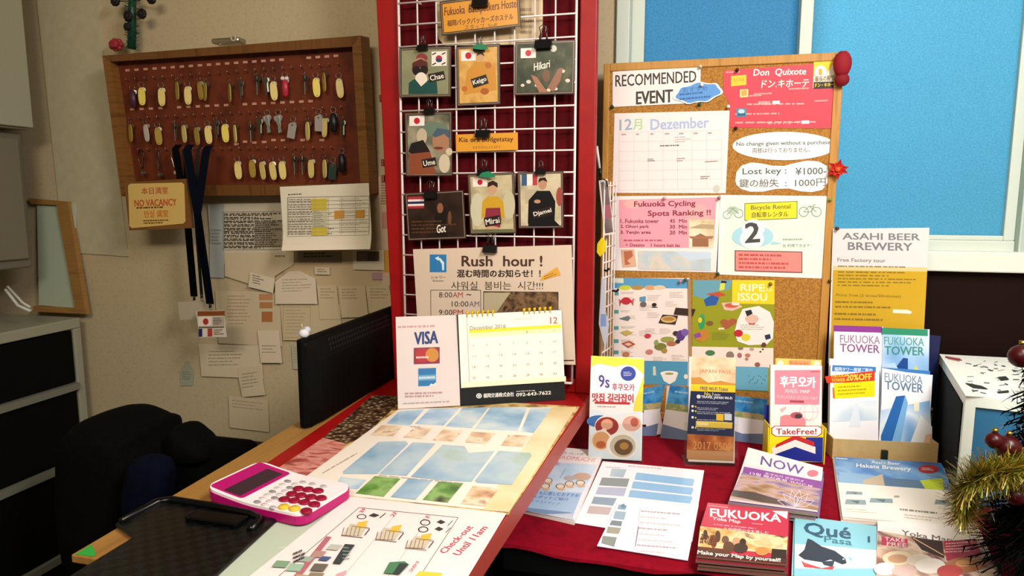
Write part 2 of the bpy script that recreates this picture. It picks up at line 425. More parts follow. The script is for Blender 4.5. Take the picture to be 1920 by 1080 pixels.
m.tube([a, (a + b) / 2 + Vector((0.004, 0, -0.004)), b, c], 0.005, mat('#c9c8bd', 0.5)); m.tube([a + Vector((0.01, 0, 0.01)), b + Vector((0.02, 0, 0.01)), c + Vector((0.0, 0, 0.012))], 0.004, mat('#c9c8bd', 0.5)); m.build('power_cord', t_)

# framed pale board leaning in the corner
PB2 = ((0, 1.872, 1.1), (0, -1, 0.05))
t_ = thing('framed_board', 'wood-framed pale green board leaning on the wall behind the drawer chest', 'framed board', hit(PB2, *V4(150, 345)))
c = Card('pale_panel', PB2, V4, [(98, 42), (186, 48), (232, 338), (112, 330)], '#b3bda6', t=0.006); c.finish(parent=t_)
wood = noisy('oak_frame', ['#8b6238', '#a0763f', '#94693a'], 9, 0.5, 5, (1, 1, 14))
m = MB()
def bar(m, plane, V, pts, d, mt, back=0.0):
    N = Vector(plane[1]).normalized(); q = [hit(plane, *V(*p)) for p in pts]
    vs = [tuple(p + N * d) for p in q] + [tuple(p - N * back) for p in q]; n = len(q)
    m.add(vs, [tuple(range(n)), tuple(range(n, 2 * n))[::-1]] + [(i, n + i, n + (i + 1) % n, (i + 1) % n) for i in range(n)], mt)
bar(m, PB2, V4, [(85, 32), (196, 42), (168, 52), (96, 48)], 0.012, wood, 0.006); bar(m, PB2, V4, [(196, 42), (246, 352), (216, 336), (165, 52)], 0.012, wood, 0.006)
bar(m, PB2, V4, [(246, 352), (100, 345), (100, 330), (216, 336)], 0.012, wood, 0.006); m.build('frame', t_)
# white sheet of board on the wall
c = Card('wall_board', PY(1.895), V0, [(62, -60), (181, -60), (240, 481), (150, 475)], noisy('pale_board', ['#b9ae90', '#c4b997'], 30, 0.7), t=0.012, outline=[(62, -60), (181, -60), (192, 96), (240, 481), (120, 473)])
c.finish('large plain cream board hung on the wall left of the key board', 'wall board')

# ================================================================== key board
TILT = math.radians(6.6)
PB = ((0, 1.835, 1.50), (0, -math.cos(TILT), -math.sin(TILT)))
NB = Vector(PB[1])
def on_board(x, y, d=0.0): return hit((Vector(PB[0]) + NB * d, NB), *V2(x, y))
kb = thing('key_board', 'shallow brown wooden key board with rows of hooks on the back wall', 'key board', on_board(900, 990, -0.05))
bw = noisy('key_board_wood', ['#5c3a1a', '#754b22', '#6a4222'], 7, 0.45, 5, (14, 1, 1)); bwv = noisy('key_board_wood_upright', ['#6e4620', '#8a5c2c', '#7c4f26'], 7, 0.45, 5, (1, 1, 14))
cork_b = noisy('red_brown_back', ['#54210f', '#703017', '#602811'], 14, 0.7, 5)
OUT = [(5, 150), (1640, 22), (1700, 1030), (128, 1040)]; INN = [(55, 188), (1588, 92), (1640, 962), (175, 975)]
m = MB()
for i in range(4):
    j = (i + 1) % 4; bar(m, PB, V2, [OUT[i], OUT[j], INN[j], INN[i]], 0.0, bw if i % 2 == 0 else bwv, 0.055)
m.build('frame', kb)
m = MB(); PBk = (Vector(PB[0]) - NB * 0.038, PB[1])
q = [on_board(*p) for p in INN]
vs = [tuple(p - NB * 0.030) for p in q] + [tuple(p - NB * 0.042) for p in q]
m.add(vs, [(0, 1, 2, 3), (7, 6, 5, 4)] + [(i, 4 + i, 4 + (i + 1) % 4, (i + 1) % 4) for i in range(4)], cork_b); m.build('back_panel', kb)
# hooks and the little number stickers, both parts of the board
hk = MB(); hk.tube([(0, 0.008, 0), (0, -0.010, 0), (0, -0.013, 0.004), (0, -0.013, 0.008)], 0.0012, mat('#b8b0a0', 0.3, 1.0), n=5); hk0 = hk.build('hook')
st = MB(); st.box(-0.0075, 0.0075, -0.0006, 0.0006, -0.0035, 0.0035, mat('#c98f78', 0.6)); st0 = st.build('number_sticker')
firstk = [True, True]
def put(proto, k, loc):
    o = proto if firstk[k] else proto.copy()
    if not firstk[k]: COL.objects.link(o)
    firstk[k] = False; o.location = loc; o.rotation_euler = (0, 0, 0); adopt(o, kb)
BD = -0.029
for i in range(24):
    f = i / 23
    if i not in (18, 19): put(st0, 1, on_board(165 + f * 1340 * 0.985, 243 - f * 92, BD) )
for i in range(20):
    f = i / 19
    if i not in (4, 11): put(st0, 1, on_board(195 + f * 1130, 490 - f * 52, BD))
for x, y in ((855, 710), (910, 694), (968, 700), (1030, 696), (1090, 684), (1150, 685), (1275, 684), (1395, 684)): put(st0, 1, on_board(x, y, BD))
for i in range(24): put(hk0, 0, on_board(175 + i * 58.0, 312 - i * 4.3, BD))
for i in range(24): put(hk0, 0, on_board(195 + i * 58.0, 556 - i * 3.0, BD))
for i in range(22): put(hk0, 0, on_board(250 + i * 58.0, 752 - i * 0.6, BD))
# ---- keys: ring, key blade and a tag each
silver = mat('#8a867a', 0.4, 1.0)
def oval(w, h, n=18, hole=False): return [(w * math.copysign(abs(math.cos(2 * PI * i / n)) ** 0.75, math.cos(2 * PI * i / n)), h * math.copysign(abs(math.sin(2 * PI * i / n)) ** 0.75, math.sin(2 * PI * i / n))) for i in range(n)]
RX = Euler((PI / 2, 0, 0)).to_matrix().to_4x4()
def key_proto(col, shape):
    r = thing('room_key', 'key', 'key', (0, 0, 0))
    a = MB(); a.torus(0.008, 0.0007, silver, TR((0, 0, 0.036)), 14, 5); a.build('ring', r, world=False)
    a = MB()
    a.prism(oval(0.007, 0.0065), -0.0008, 0.0008, silver, TR((0.003, 0.006, 0.022), (PI / 2, 0, 0.6))); a.prism([(-0.0025, -0.03), (0.0015, -0.03), (0.0025, 0), (-0.0025, 0)], -0.0008, 0.0008, silver, TR((0.003, 0.006, 0.017), (PI / 2, 0, 0.6)))
    a.build('key_blade', r, world=False)
    a = MB()
    if shape == 'oval':
        a.prism(oval(0.0105, 0.027), -0.0015, 0.0015, mat(col, 0.35), RX); a.prism(oval(0.0013, 0.0013, 8), 0.0015, 0.0018, mat('#4a3a20'), TR((0, 0, -0.022)) @ RX)
        a.prism(oval(0.0013, 0.0013, 8), 0.0015, 0.0018, mat('#4a3a20'), TR((0, 0, 0.022)) @ RX)
    elif shape == 'square':
        a.prism([(-0.012, -0.02), (0.010, -0.022), (0.013, 0.018), (0.006, 0.024), (-0.006, 0.024), (-0.011, 0.019)], -0.0012, 0.0012, mat(col, 0.5), RX); a.prism(oval(0.003, 0.003, 10), 0.0012, 0.0016, mat('#5a3a2a'), TR((0, 0, 0.018)) @ RX)
    elif shape == 'fob':
        a.loft([[(w_ * math.cos(2 * PI * j / 12), 0.7 * w_ * math.sin(2 * PI * j / 12), z) for j in range(12)] for w_, z in ((0.003, -0.027), (0.009, -0.024), (0.0105, 0.0), (0.009, 0.022), (0.004, 0.027))], mat(col, 0.35))
    elif shape == 'bow':
        a.loft([[(w_ * math.cos(2 * PI * j / 12), 0.7 * w_ * math.sin(2 * PI * j / 12), z) for j in range(12)] for w_, z in ((0.003, -0.027), (0.008, -0.022), (0.0095, 0.0), (0.008, 0.018), (0.005, 0.022))], mat(col, 0.3))
        for sx in (-1, 1): a.ball((0.006 * sx, -0.002, 0.026), 0.0065, 0.004, 0.006, mat('#d8cfc4', 0.5), 10, 6)
    elif shape == 'blade':
        a.prism([(-0.0025, -0.024), (0.0025, -0.024), (0.004, 0.012), (0.009, 0.02), (0.007, 0.03), (-0.007, 0.03), (-0.009, 0.02), (-0.004, 0.012)], -0.001, 0.001, mat('#7a7466', 0.5, 1.0), RX)
    elif shape == 'bunch':
        for k in range(4):
            a.prism([(-0.0025, -0.024), (0.0025, -0.024), (0.004, 0.008), (0.008, 0.016), (0.006, 0.026), (-0.006, 0.026), (-0.008, 0.016), (-0.004, 0.008)], -0.001, 0.001, mat('#77736a', 0.3, 1.0), TR((0, 0.002 * k, 0), (0, 0.22 * (k - 1.5), 0.3 * k)) @ RX)
    a.build('tag', r, world=False)
    return r
KT = {'cream': ('#dcc477', 'oval'), 'olive': ('#a88a3a', 'oval'), 'yellow': ('#e0c85a', 'oval'), 'purple': ('#4a2536', 'fob'), 'red': ('#b0283a', 'bow'),
      'silver': ('', 'blade'), 'grey': ('#8f867c', 'square'), 'dark': ('#15171a', 'fob'), 'green': ('#0d2a1d', 'square'), 'bunch': ('', 'bunch'), 'white': ('#c8bcae', 'oval')}
PROTO = {}
NAMES = {'cream': 'cream oval key tag', 'olive': 'olive-brown oval key tag', 'yellow': 'bright yellow oval key tag', 'purple': 'dark purple key fob', 'red': 'red key fob with a white bow', 'silver': 'thin bare silver key',
         'grey': 'grey square-cut key tag', 'dark': 'black key fob', 'green': 'dark green key tag', 'bunch': 'bunch of dull metal keys', 'white': 'whitish oval key tag'}
ROWS = {'top': [(200, 425, 'purple', 30, 0), (257, 408, 'yellow', 5, 0), (382, 412, 'cream', 0, 0), (480, 372, 'olive', 68, 0), (548, 403, 'cream', 8, 0), (626, 372, 'olive', 55, -8), (655, 378, 'olive', 66, 10), (812, 385, 'olive', 74, 0), (878, 372, 'silver', 60, 0), (982, 345, 'silver', 70, 0), (1040, 350, 'silver', 40, -6), (1092, 374, 'cream', 20, -4), (1164, 352, 'red', 0, 0), (1285, 342, 'silver', 70, 0), (1362, 352, 'yellow', 0, -3), (1410, 318, 'olive', 70, -6), (1510, 356, 'cream', 5, -5)],
        'middle': [(185, 640, 'olive', 66, 0), (285, 640, 'white', 55, -8), (362, 660, 'olive', 5, -4), (462, 640, 'silver', 70, 0), (524, 645, 'cream', 58, -4), (605, 660, 'olive', 55, -8), (678, 652, 'cream', 5, -4), (725, 622, 'silver', 60, 0), (785, 642, 'yellow', 0, -3), (846, 645, 'cream', 72, -6), (942, 648, 'silver', 75, 0), (997, 612, 'silver', 50, 0), (1052, 585, 'bunch', 20, 0), (1122, 585, 'bunch', -20, 0), (1205, 628, 'grey', 10, 8), (1305, 628, 'cream', 62, 0), (1376, 582, 'grey', 20, 0), (1412, 606, 'cream', 48, 4), (1470, 575, 'dark', 0, 0), (1520, 622, 'silver', 50, 0)],
        'bottom': [(866, 876, 'cream', 8, -4), (956, 866, 'olive', 35, -4), (1020, 878, 'cream', 50, -10), (1086, 880, 'cream', 30, -8), (1147, 876, 'cream', 15, -4), (1218, 850, 'silver', 72, 0), (1268, 850, 'silver', 74, 0), (1327, 866, 'cream', 42, 0), (1413, 866, 'cream', 62, 0), (1462, 888, 'green', 10, 4), (1522, 830, 'dark', 10, 0)]}
for row, ks in ROWS.items():
    for i, (x, y, k, yaw, roll) in enumerate(ks):
        loc = on_board(x, y, -0.012); lab = '%s, %s from left in the %s key row' % (NAMES[k], ORD[i], row)
        if k not in PROTO: PROTO[k] = o = key_proto(*KT[k])
        else: o = dup(PROTO[k])
        o.location = loc; o.rotation_euler = (0, math.radians(roll), math.atan2(-loc.x, loc.y) * (0.5 if yaw < 25 else 1.0) - math.radians(yaw if yaw >= 25 else 0)); o['label'] = lab; o['group'] = 'room keys on the key board'
# carabiners on the lowest left hooks
for i, (x, y, tl) in enumerate(((255, 820, ('#3c3a30', 'dull grey carabiner clip, left of the three at the bottom of the key board')), (362, 830, ('#4a4638', 'dull carabiner clip hanging edge-on between the two other carabiners')), (465, 815, ('#b9b2a4', 'bright silver carabiner clip with a small white heart charm')))):
    p = on_board(x, y, -0.012)
    t_ = thing('carabiner', tl[1], 'carabiner', p, 'carabiner clips on the key board')
    rw = 0.012 if i != 1 else 0.004
    pts = [(rw * math.cos(a) * (1 if math.sin(a) > 0 else 0.7), 0, 0.014 + 0.030 * math.sin(a) - 0.006) for a in [2 * PI * k / 18 for k in range(18)]]
    a = MB(); a.tube(pts, 0.0016, mat(tl[0], 0.3, 1.0), n=6, loop=True); a.build('ring', t_, world=False)
    a = MB(); a.ball((0, 0, -0.037), 0.007, 0.004, 0.007, mat('#d0c8bc' if i == 2 else '#5a5648', 0.4), 10, 6); a.ball((0.007, 0, -0.036), 0.006, 0.004, 0.006, mat('#d0c8bc' if i == 2 else '#45423a', 0.4), 10, 6)
    a.build('charm', t_, world=False)
# lanyards with badges
navy = mat('#030305', 0.8, spec=0.1); navy2 = mat('#040916', 0.8, spec=0.1)
LY = [1.786, 1.764, 1.775]
def lanyard(label, top, mid, end, mt, badge, wd=0.013):
    yy_ = LY.pop(0); P3 = lambda x, y: hit(PY(yy_), x, y)
    t_ = thing('lanyard', label, 'lanyard', P3(*top[0]), 'lanyards on the key board')
    for tp in top:
        a = MB(); a.ribbon([P3(*tp) + Vector((0, 0.012, 0.002)), P3(*tp) + Vector((0, -0.004, -0.012)), P3(*mid), P3((mid[0] + end[0]) / 2, (mid[1] + end[1]) / 2), P3(*end)], (wd, 0.002, 0), 0.0012, mt); a.build('strap', t_)
    a = MB(); e = P3(*end); a.tube([e + Vector((0, 0, 0.002)), e + Vector((0, 0, -0.012))], 0.004, mat('#1a1a1a', 0.4), n=8); a.torus(0.005, 0.001, silver, TR(e + Vector((0, 0, -0.014))), 12, 5); a.build('clip', t_)
    badge(t_)
def badge1(t_):
    c = Card('badge', PY(1.784), V0, [(335, 566), (386, 564), (386, 598), (335, 600)], '#b5a892', t=0.002); c.finish('plain blank white badge', parent=t_)
def badge2(t_):
    c = Card('badge', PY(1.760), V3, [(112, 548), (228, 546), (230, 656), (116, 660)], '#d8cab8', t=0.002)
    c.p(113, 549, 228, 547, 20, '#8a4a22'); c.p(118, 572, 172, 571, 38, '#efe3d2'); c.e(148, 592, 12, 14, '#b5352f')
    c.p(178, 572, 226, 571, 38, '#b8ab98'); c.lines(180, 576, 224, 575, 30, 4, '#6a5c50', 4); c.p(118, 614, 226, 612, 6, '#6a5a4a')
    c.p(118, 622, 134, 622, 34, '#2a2e5e'); c.p(134, 622, 156, 621, 34, '#e6d8c8'); c.p(156, 621, 176, 621, 34, '#b0443a'); c.lines(182, 624, 226, 622, 26, 3, '#7a6a5a', 5)
    c.finish('white badge with a red-disc flag and a tricolour flag', parent=t_)
lanyard('black lanyard with a plain blank badge hanging from the key board', [(330, 272), (352, 274)], (352, 420), (364, 556), navy, badge1, 0.024)
lanyard('dark navy lanyard whose badge shows small flags, right of the other lanyard', [(352, 272), (388, 274)], (370, 400), (394, 570), navy2, badge2, 0.026)
lanyard('thin black lanyard between the other two straps, badge hidden', [(345, 276), (372, 274)], (366, 400), (378, 552), mat('#14161c', 0.6), lambda t: None, 0.009)
# no vacancy plate
t_ = thing('vacancy_sign', 'framed cream plate with orange no-vacancy lettering, hung at the lower left of the key board', 'sign', hit(PY(1.77), 295, 430))
c = Card('frame', PY(1.765), V1, [(632, 918), (948, 910), (958, 1150), (650, 1172)], noisy('sign_frame_wood', ['#6b4522', '#7f5428'], 8, 0.5), t=0.016); c.finish(parent=t_)
c = Card('face', PY(1.7635), V1, [(642, 930), (930, 924), (938, 1135), (655, 1155)], '#d8b468', t=0.001, outline=[(648, 940), (660, 930), (920, 924), (932, 934), (938, 1120), (928, 1132), (668, 1155), (655, 1145)], down=(0.06, 1))
c.t('本日満室', 715, 950, 850, 946, 34, '#b5402a', 0.01); c.t('NO VACANCY', 680, 1012, 892, 1006, 34, '#c0502a', 0.025); c.lines(690, 1046, 895, 1040, 14, 1, '#6a3a1a', 3)
c.t('만실 満室', 730, 1066, 850, 1062, 36, '#d07a2a', 0.02); c.lines(725, 1112, 865, 1108, 24, 2, '#7a4a20', 6); c.finish(parent=t_)
# things on top of the key board
t_ = thing('ornament_stem', 'dark green tinsel stem with black round blooms standing on the key board', 'ornament', hit(PY(1.86), 246, 92))
a = MB(); p0 = hit(PY(1.85), 247, 92); p1 = hit(PY(1.85), 249, -40); a.tube([p0, p0.lerp(p1, 0.5), p1], [0.013, 0.012, 0.010], noisy('dark_green_tinsel', ['#0a1f16', '#1c4a36', '#0d2a1f'], 160, 0.35, 3), n=10)
R = random.Random(3)
for k in range(160):
    f = R.random(); q = p0.lerp(p1, f); an = R.uniform(0, 2 * PI); d = Vector((math.cos(an), math.sin(an), R.uniform(-0.3, 0.6))); a.tube([q + d * 0.009, q + d * 0.022], 0.0009, mat('#14402d', 0.4), n=3)
a.build('stem', t_)
for x, y, r_ in ((240, 30, 0.016), (266, 26, 0.016), (216, 2, 0.016), (284, -2, 0.016), (238, 50, 0.012)):
    a = MB(); q = hit(PY(1.83), x, y)
    for k in range(9):
        an = 2 * PI * k / 9; a.ball((q.x + r_ * 0.55 * math.cos(an), q.y, q.z + r_ * 0.55 * math.sin(an)), r_ * 0.5, r_ * 0.4, r_ * 0.5, mat('#120f12', 0.5), 8, 5)
    a.ball(q, r_ * 0.5, r_ * 0.5, r_ * 0.5, mat('#2a1418', 0.5), 8, 5); a.tube([q, p0.lerp(p1, min(1, max(0, (92 - y) / 132)))], 0.002, mat('#14402d', 0.4), n=5); a.build('bloom', t_)
a = MB(); q = hit(PY(1.85), 218, 84)
for k in range(14):
    an = 2 * PI * k / 7; e_ = 0.018 if k < 7 else 0.008
    a.ball((q.x + e_ * math.cos(an), q.y - 0.01 * (k >= 7), q.z + e_ * 0.7 * math.sin(an)), 0.010, 0.008, 0.009, mat('#9c2a34', 0.5), 8, 5)
tag(a.build('red_flower'), 'small crumpled red artificial flower on the left top corner of the key board', 'flower')
t_ = thing('tape_roll', 'clear roll of tape lying on the top edge of the key board', 'tape roll', hit(PY(1.83), 430, 82))
a = MB(); q = hit(PY(1.835), 431, 76); a.box(q.x - 0.048, q.x + 0.048, 1.81, 1.85, q.z - 0.012, q.z + 0.004, clear('clear_box', (0.62, 0.60, 0.52, 1), 0.3)); a.build('clear_case', t_, bevel=0.006)
a = MB(); a.torus(0.007, 0.003, mat('#b3a88f', 0.3), TR((q.x + 0.034, 1.806, q.z - 0.002)), 14, 6); a.build('metal_ring', t_)

# ================================================================== papers taped to the wall
NP = [0]
def note(lab, V, cs, col='#d8c6a6', y=1.893, draw=None, name='paper_note', outline=None, t=0.0006, bend=None):
    NP[0] += 1
    c = Card(name, PY(y), V, cs, col, t=t, outline=outline, rough=0.7)
    if draw: draw(c)
    if bend: c.bend, c.cuts = bend
    return c.finish(lab, 'paper', 'papers taped to the wall under the key board')
def d1(c):
    c.p(165, 96, 226, 98, 310, '#aeb0a8'); c.lines(170, 200, 215, 200, 70, 5, '#8a8880', 2)
    for r in range(10): c.lines(225, 135 + r * 15, 475, 132 + r * 15.6, 12, 2, '#2f2922', 20 + r, wd=0.75)
    c.p(355, 170, 470, 168, 110, '#a3957c'); c.lines(356, 172, 470, 170, 108, 12, '#3a332a', 9); c.gridl(222, 130, 478, 128, 160, 3, 4, 1.5, '#4a4034')
note('printed timetable sheet with dense black rows in a pale plastic sleeve', V3, [(165, 95), (482, 92), (482, 345), (165, 350)], '#cfc2a8', 1.894, d1)
note('tan backing sheet between the timetable sheet and the red panel', V3, [(480, 250), (930, 250), (935, 560), (480, 545)], '#c9b08a', 1.8965)
note('long beige sheet under the printed timetable', V3, [(228, 300), (520, 302), (522, 350), (515, 465)], '#cdbb98', 1.8925, lambda c: c.lines(440, 310, 510, 310, 12, 1, '#6a5c48', 1), outline=[(228, 300), (520, 302), (520, 350), (440, 400), (430, 465), (228, 400)])
note('big note sheet with three orange squares on it', V3, [(190, 455), (465, 475), (465, 690), (200, 690)], '#cdbb98', 1.8945, lambda c: (c.p(373, 476, 430, 476, 26, '#c08a5a'), c.p(375, 510, 430, 510, 26, '#b87c4c'), c.p(384, 550, 430, 550, 44, '#b0703c'), c.lines(240, 480, 350, 480, 130, 9, '#a08c6c', 3, wd=0.25)))
note('small curled white note pinned at an angle below the timetable', V3, [(338, 383), (440, 412), (432, 470), (325, 446)], '#ddcdb2', 1.886, lambda c: c.lines(345, 392, 395, 404, 40, 4, '#5a4e40', 8, wd=0.4))
note('white sheet folded to a point at its top, in the middle of the wall papers', V3, [(440, 405), (612, 400), (620, 518), (442, 518)], '#dccbb0', 1.885, lambda c: (c.lines(470, 412, 600, 408, 60, 5, '#a8977a', 5, wd=0.3),), outline=[(440, 425), (500, 380), (545, 378), (610, 410), (620, 518), (442, 518)])
note('wide note sheet with faint writing hanging under the flag badge', V3, [(130, 690), (385, 690), (385, 835), (118, 820)], '#d6c4a4', 1.8935, lambda c: (c.lines(160, 715, 330, 712, 70, 5, '#8f7d60', 4, wd=0.25),))
note('narrow white slip just below the orange squares', V3, [(375, 632), (462, 628), (465, 768), (372, 765)], '#dccbae', 1.888, lambda c: c.lines(385, 690, 450, 690, 40, 3, '#9a886a', 6, wd=0.3))
note('small vertical slip overlapping the lower right of the wide note sheet', V3, [(290, 800), (385, 765), (392, 915), (292, 900)], '#d2c0a0', 1.8915, lambda c: c.lines(300, 810, 370, 800, 70, 5, '#9a886a', 6, wd=0.3))
note('lowest note sheet of the wall papers, near the counter', V3, [(245, 905), (415, 925), (412, 1058), (248, 1040)], '#cdba98', 1.8935, lambda c: c.lines(260, 920, 400, 935, 40, 3, '#a08c6c', 6, wd=0.25))
note('beige sheet with faint boxes left of the monitor top', V3, [(468, 520), (720, 520), (720, 675), (468, 670)], '#cbb792', 1.8925, lambda c: (c.box([(475, 530), (590, 530), (590, 660), (475, 660)], 2, '#a8946e'), c.lines(485, 540, 580, 540, 110, 8, '#ab9874', 3, wd=0.25)))
for lab, cs in (('first of three small square notes above the monitor, leftmost', [(622, 440), (708, 440), (706, 580), (626, 585)]), ('middle of three small square notes above the monitor', [(712, 442), (828, 440), (826, 570), (716, 578)]), ('rightmost of three small square notes above the monitor, beside the red panel', [(832, 440), (930, 440), (930, 545), (834, 570)])):
    note(lab, V3, cs, '#cfbc98', 1.8905, lambda c: (c.lines(cs[0][0] + 10, cs[0][1] + 10, cs[1][0] - 10, cs[1][1] + 10, 50, 4, '#9a8664', cs[0][0], wd=0.3),))
note('long white strip with a dark photo print, right below the coloured timetable', V3, [(768, 290), (900, 290), (902, 376), (770, 372)], '#d4c6aa', 1.889, lambda c: (c.p(785, 295, 880, 295, 42, '#5a4c42'), c.p(790, 300, 830, 300, 34, '#77685a')))
note('tiny white label below the coloured timetable', V3, [(608, 362), (672, 362), (672, 395), (608, 392)], '#dac8a8', 1.889, lambda c: c.lines(618, 368, 664, 368, 18, 2, '#9a8664', 3))
note('dark smudged strip partly behind the coloured timetable', V3, [(520, 296), (720, 296), (720, 345), (520, 340)], '#8f7f66', 1.8945, lambda c: c.lines(560, 300, 700, 298, 24, 2, '#3a3228', 3))
note('pale blue slip beside the monitor edge', V3, [(512, 690), (558, 690), (558, 795), (514, 792)], '#b4ad94', 1.8945, lambda c: c.lines(518, 700, 552, 700, 70, 6, '#8f8a78', 3, wd=0.25))
note('tall sticker strip with pink and orange patches beside the red panel', V3, [(880, -20), (925, -20), (940, 440), (890, 440)], '#d6b79a', 1.892, lambda c: (c.p(892, 130, 928, 130, 70, '#c98c80'), c.p(895, 290, 935, 290, 95, '#cf9a3f'), c.p(850, 385, 895, 385, 30, '#b48a92'), c.lines(888, 0, 920, 0, 100, 9, '#8a7058', 3)))
note('pale green drop-shaped sticker low on the bare wall', V3, [(38, 758), (98, 758), (98, 868), (38, 868)], '#a5a68c', 1.897, lambda c: (c.lines(48, 800, 90, 800, 40, 4, '#7f8a78', 3),), outline=[(62, 758), (76, 758), (80, 775), (92, 790), (98, 830), (92, 862), (44, 864), (38, 830), (44, 790), (58, 775)], name='wall_sticker')
def d2(c):
    c.lines(495, 52, 590, 48, 9, 1, '#5a5448', 1); c.box([(495, 68), (838, 62), (838, 228), (498, 232)], 2.5, '#8a8272')
    for r in range(15): c.lines(500, 74 + r * 10.3, 690, 72 + r * 10.3, 7, 1, '#8c8474', 40 + r, wd=0.7); c.lines(712, 72 + r * 10, 834, 68 + r * 10, 7, 1, '#a89e8a', 60 + r, wd=0.4, fill=0.5)
    for x, y, x2, h, col in ((594, 74, 660, 50, '#d0b83e'), (596, 195, 662, 34, '#d0b83e'), (600, 128, 660, 66, '#c9c3a0'), (692, 124, 734, 34, '#cf8f2e'), (780, 122, 820, 34, '#cf8f2e')): c.p(x, y, x2, y - 2, h, col)
    for r in range(7): c.lines(604, 132 + r * 9, 655, 131 + r * 9, 6, 1, '#8c8474', 80 + r)
    c.gridl(495, 68, 838, 62, 164, 6, 10, 1.2, '#a59c88')
note('coloured timetable with yellow and orange cells hung from the bottom of the key board', V3, [(463, 18), (842, 12), (846, 280), (478, 296)], '#e6dac2', 1.805, d2, 'timetable_sheet', bend=((lambda u, v: 0.016 * max(0, -v - 0.3) ** 2 * 2), (1, 12)))
# ================================================================== counter
CZ = 1.0
def crx(y): return -0.225 + (y - 1.516) * 0.0525
def clx(y): return -0.734 - (y - 1.036) * 0.043
redp = noisy('red_paint', ['#8c0a0c', '#9a0d0e', '#920b0c'], 12, 0.45, 3, spec=0.25)
t_ = thing('reception_counter', 'red reception counter with a pale wood desk strip along its left side', 'counter', (-0.5, 1.1, 0))
Y0, Y1 = 0.55, 1.655
m = MB(); m.prism([(-0.60, Y0), (crx(Y0), Y0), (crx(Y1), Y1), (clx(Y1), Y1), (clx(0.687), 0.687), (-0.60, 0.687)], CZ - 0.035, CZ, redp); m.build('counter_top', t_, bevel=0.003)
deskw = noisy('desk_wood', ['#8c6230', '#9f743a', '#946a34'], 5, 0.45, 6, (9, 1, 1))
m = MB(); m.prism([(-0.800, 0.687), (clx(0.687) - 0.0005, 0.687), (clx(1.89) - 0.0005, 1.89), (-0.815, 1.89)], CZ - 0.014, CZ - 0.002, deskw); m.build('desk_strip', t_, bevel=0.002)
m = MB(); m.prism([(crx(Y0) + 0.0004, Y0 + 0.002), (crx(Y0) + 0.003, Y0 + 0.002), (crx(Y1) + 0.003, Y1 - 0.002), (crx(Y1) + 0.0004, Y1 - 0.002)], CZ - 0.036, CZ - 0.001, mat('#a8443a', 0.4)); m.build('edge_trim', t_)
m = MB(); m.box(-0.70, -0.34, 0.72, 1.60, 0, CZ - 0.035, mat('#14100e', 0.7)); m.build('base', t_)
def on_c(V, x, y, d=0.0): return hit(PZ(CZ + d), *V(x, y))
# printed desk mat
pebble = noisy('pebble_photo', ['#d8c8a8', '#7a6248', '#4a3420', '#2c1c10'], 95, 0.4, 2, kind='voronoi')
pinkph = noisy('pink_cloth_photo', ['#8a3a30', '#b8625a', '#d8988a', '#a84a44'], 16, 0.4, 4, (1, 3, 1), distortion=1.5)
tanph = noisy('tan_map_photo', ['#5a3c18', '#a8803c', '#d6b876', '#e6d0a0'], 26, 0.4, 4)
c = Card('desk_mat', PZ(CZ), W4, [(860, 58), (1885, 112), (1535, 660), (180, 640)], tanph, t=0.001, lift=0.0012, outline=[(850, 56), (1885, 112), (1530, 652), (330, 652), (350, 438), (560, 298), (602, 268)], rough=0.35)
c.poly([(850, 56), (1020, 62), (800, 265), (720, 300), (602, 268)], pebble)
c.poly([(602, 268), (720, 300), (560, 470), (350, 438), (560, 298)], pinkph)
c.finish('desk mat printed with pebbles and pink cloth photos, under the laminated bath map', 'desk mat')
# laminated photo sheet
seaA = noisy('sea_photo', ['#6f9cc0', '#94b8d4', '#c8d8e0', '#e4dcd8'], 9, 0.3, 3)
food = noisy('food_photo', ['#b07a58', '#d9b48e', '#f0dcc0', '#a06a4a'], 22, 0.3, 3)
greenph = noisy('green_photo', ['#2c4a22', '#5f8f3f', '#8fb46a', '#3a3226'], 16, 0.3, 3)
c = Card('photo_sheet', PZ(CZ), W4, [(985, 122), (1868, 115), (1533, 638), (427, 527)], '#f1e6d8', t=0.0008, lift=0.0024, rough=0.22, fitrect=False)
c.poly([(1740, 118), (1868, 115), (1533, 638), (1400, 622)], noisy('sand_photo', ['#d8bc84', '#ecd8ac', '#f4e6c8'], 6, 0.3, 3))
for q in ([(985, 135), (1110, 125), (1035, 210), (918, 198)], [(1135, 124), (1285, 120), (1205, 208), (1060, 200)], [(1300, 120), (1430, 116), (1345, 222), (1215, 212)], [(1440, 115), (1625, 115), (1575, 235), (1360, 225)], [(1640, 118), (1745, 122), (1655, 245), (1590, 238)]): c.poly(q, seaA)
for q in ([(895, 206), (1002, 210), (950, 262), (838, 256)], [(1060, 218), (1148, 222), (1095, 275), (1000, 268)], [(1200, 228), (1300, 235), (1250, 288), (1150, 282)], [(1345, 240), (1465, 246), (1415, 300), (1310, 292)], [(1530, 254), (1640, 260), (1600, 314), (1490, 308)]): c.poly(q, food)
seaB = noisy('lagoon_photo', ['#7a9fbc', '#9cb8cc', '#b4c8d0', '#a4bcae'], 9, 0.3, 3)
for q in ([(880, 290), (1015, 285), (1028, 300), (872, 452), (705, 450), (700, 440)], [(1050, 292), (1165, 298), (1020, 460), (880, 452)], [(1200, 305), (1310, 312), (1330, 345), (1460, 335), (1345, 490), (1180, 482), (1040, 465)], [(1480, 335), (1640, 345), (1645, 360), (1545, 505), (1375, 495), (1360, 485)]): c.poly(q, seaB)
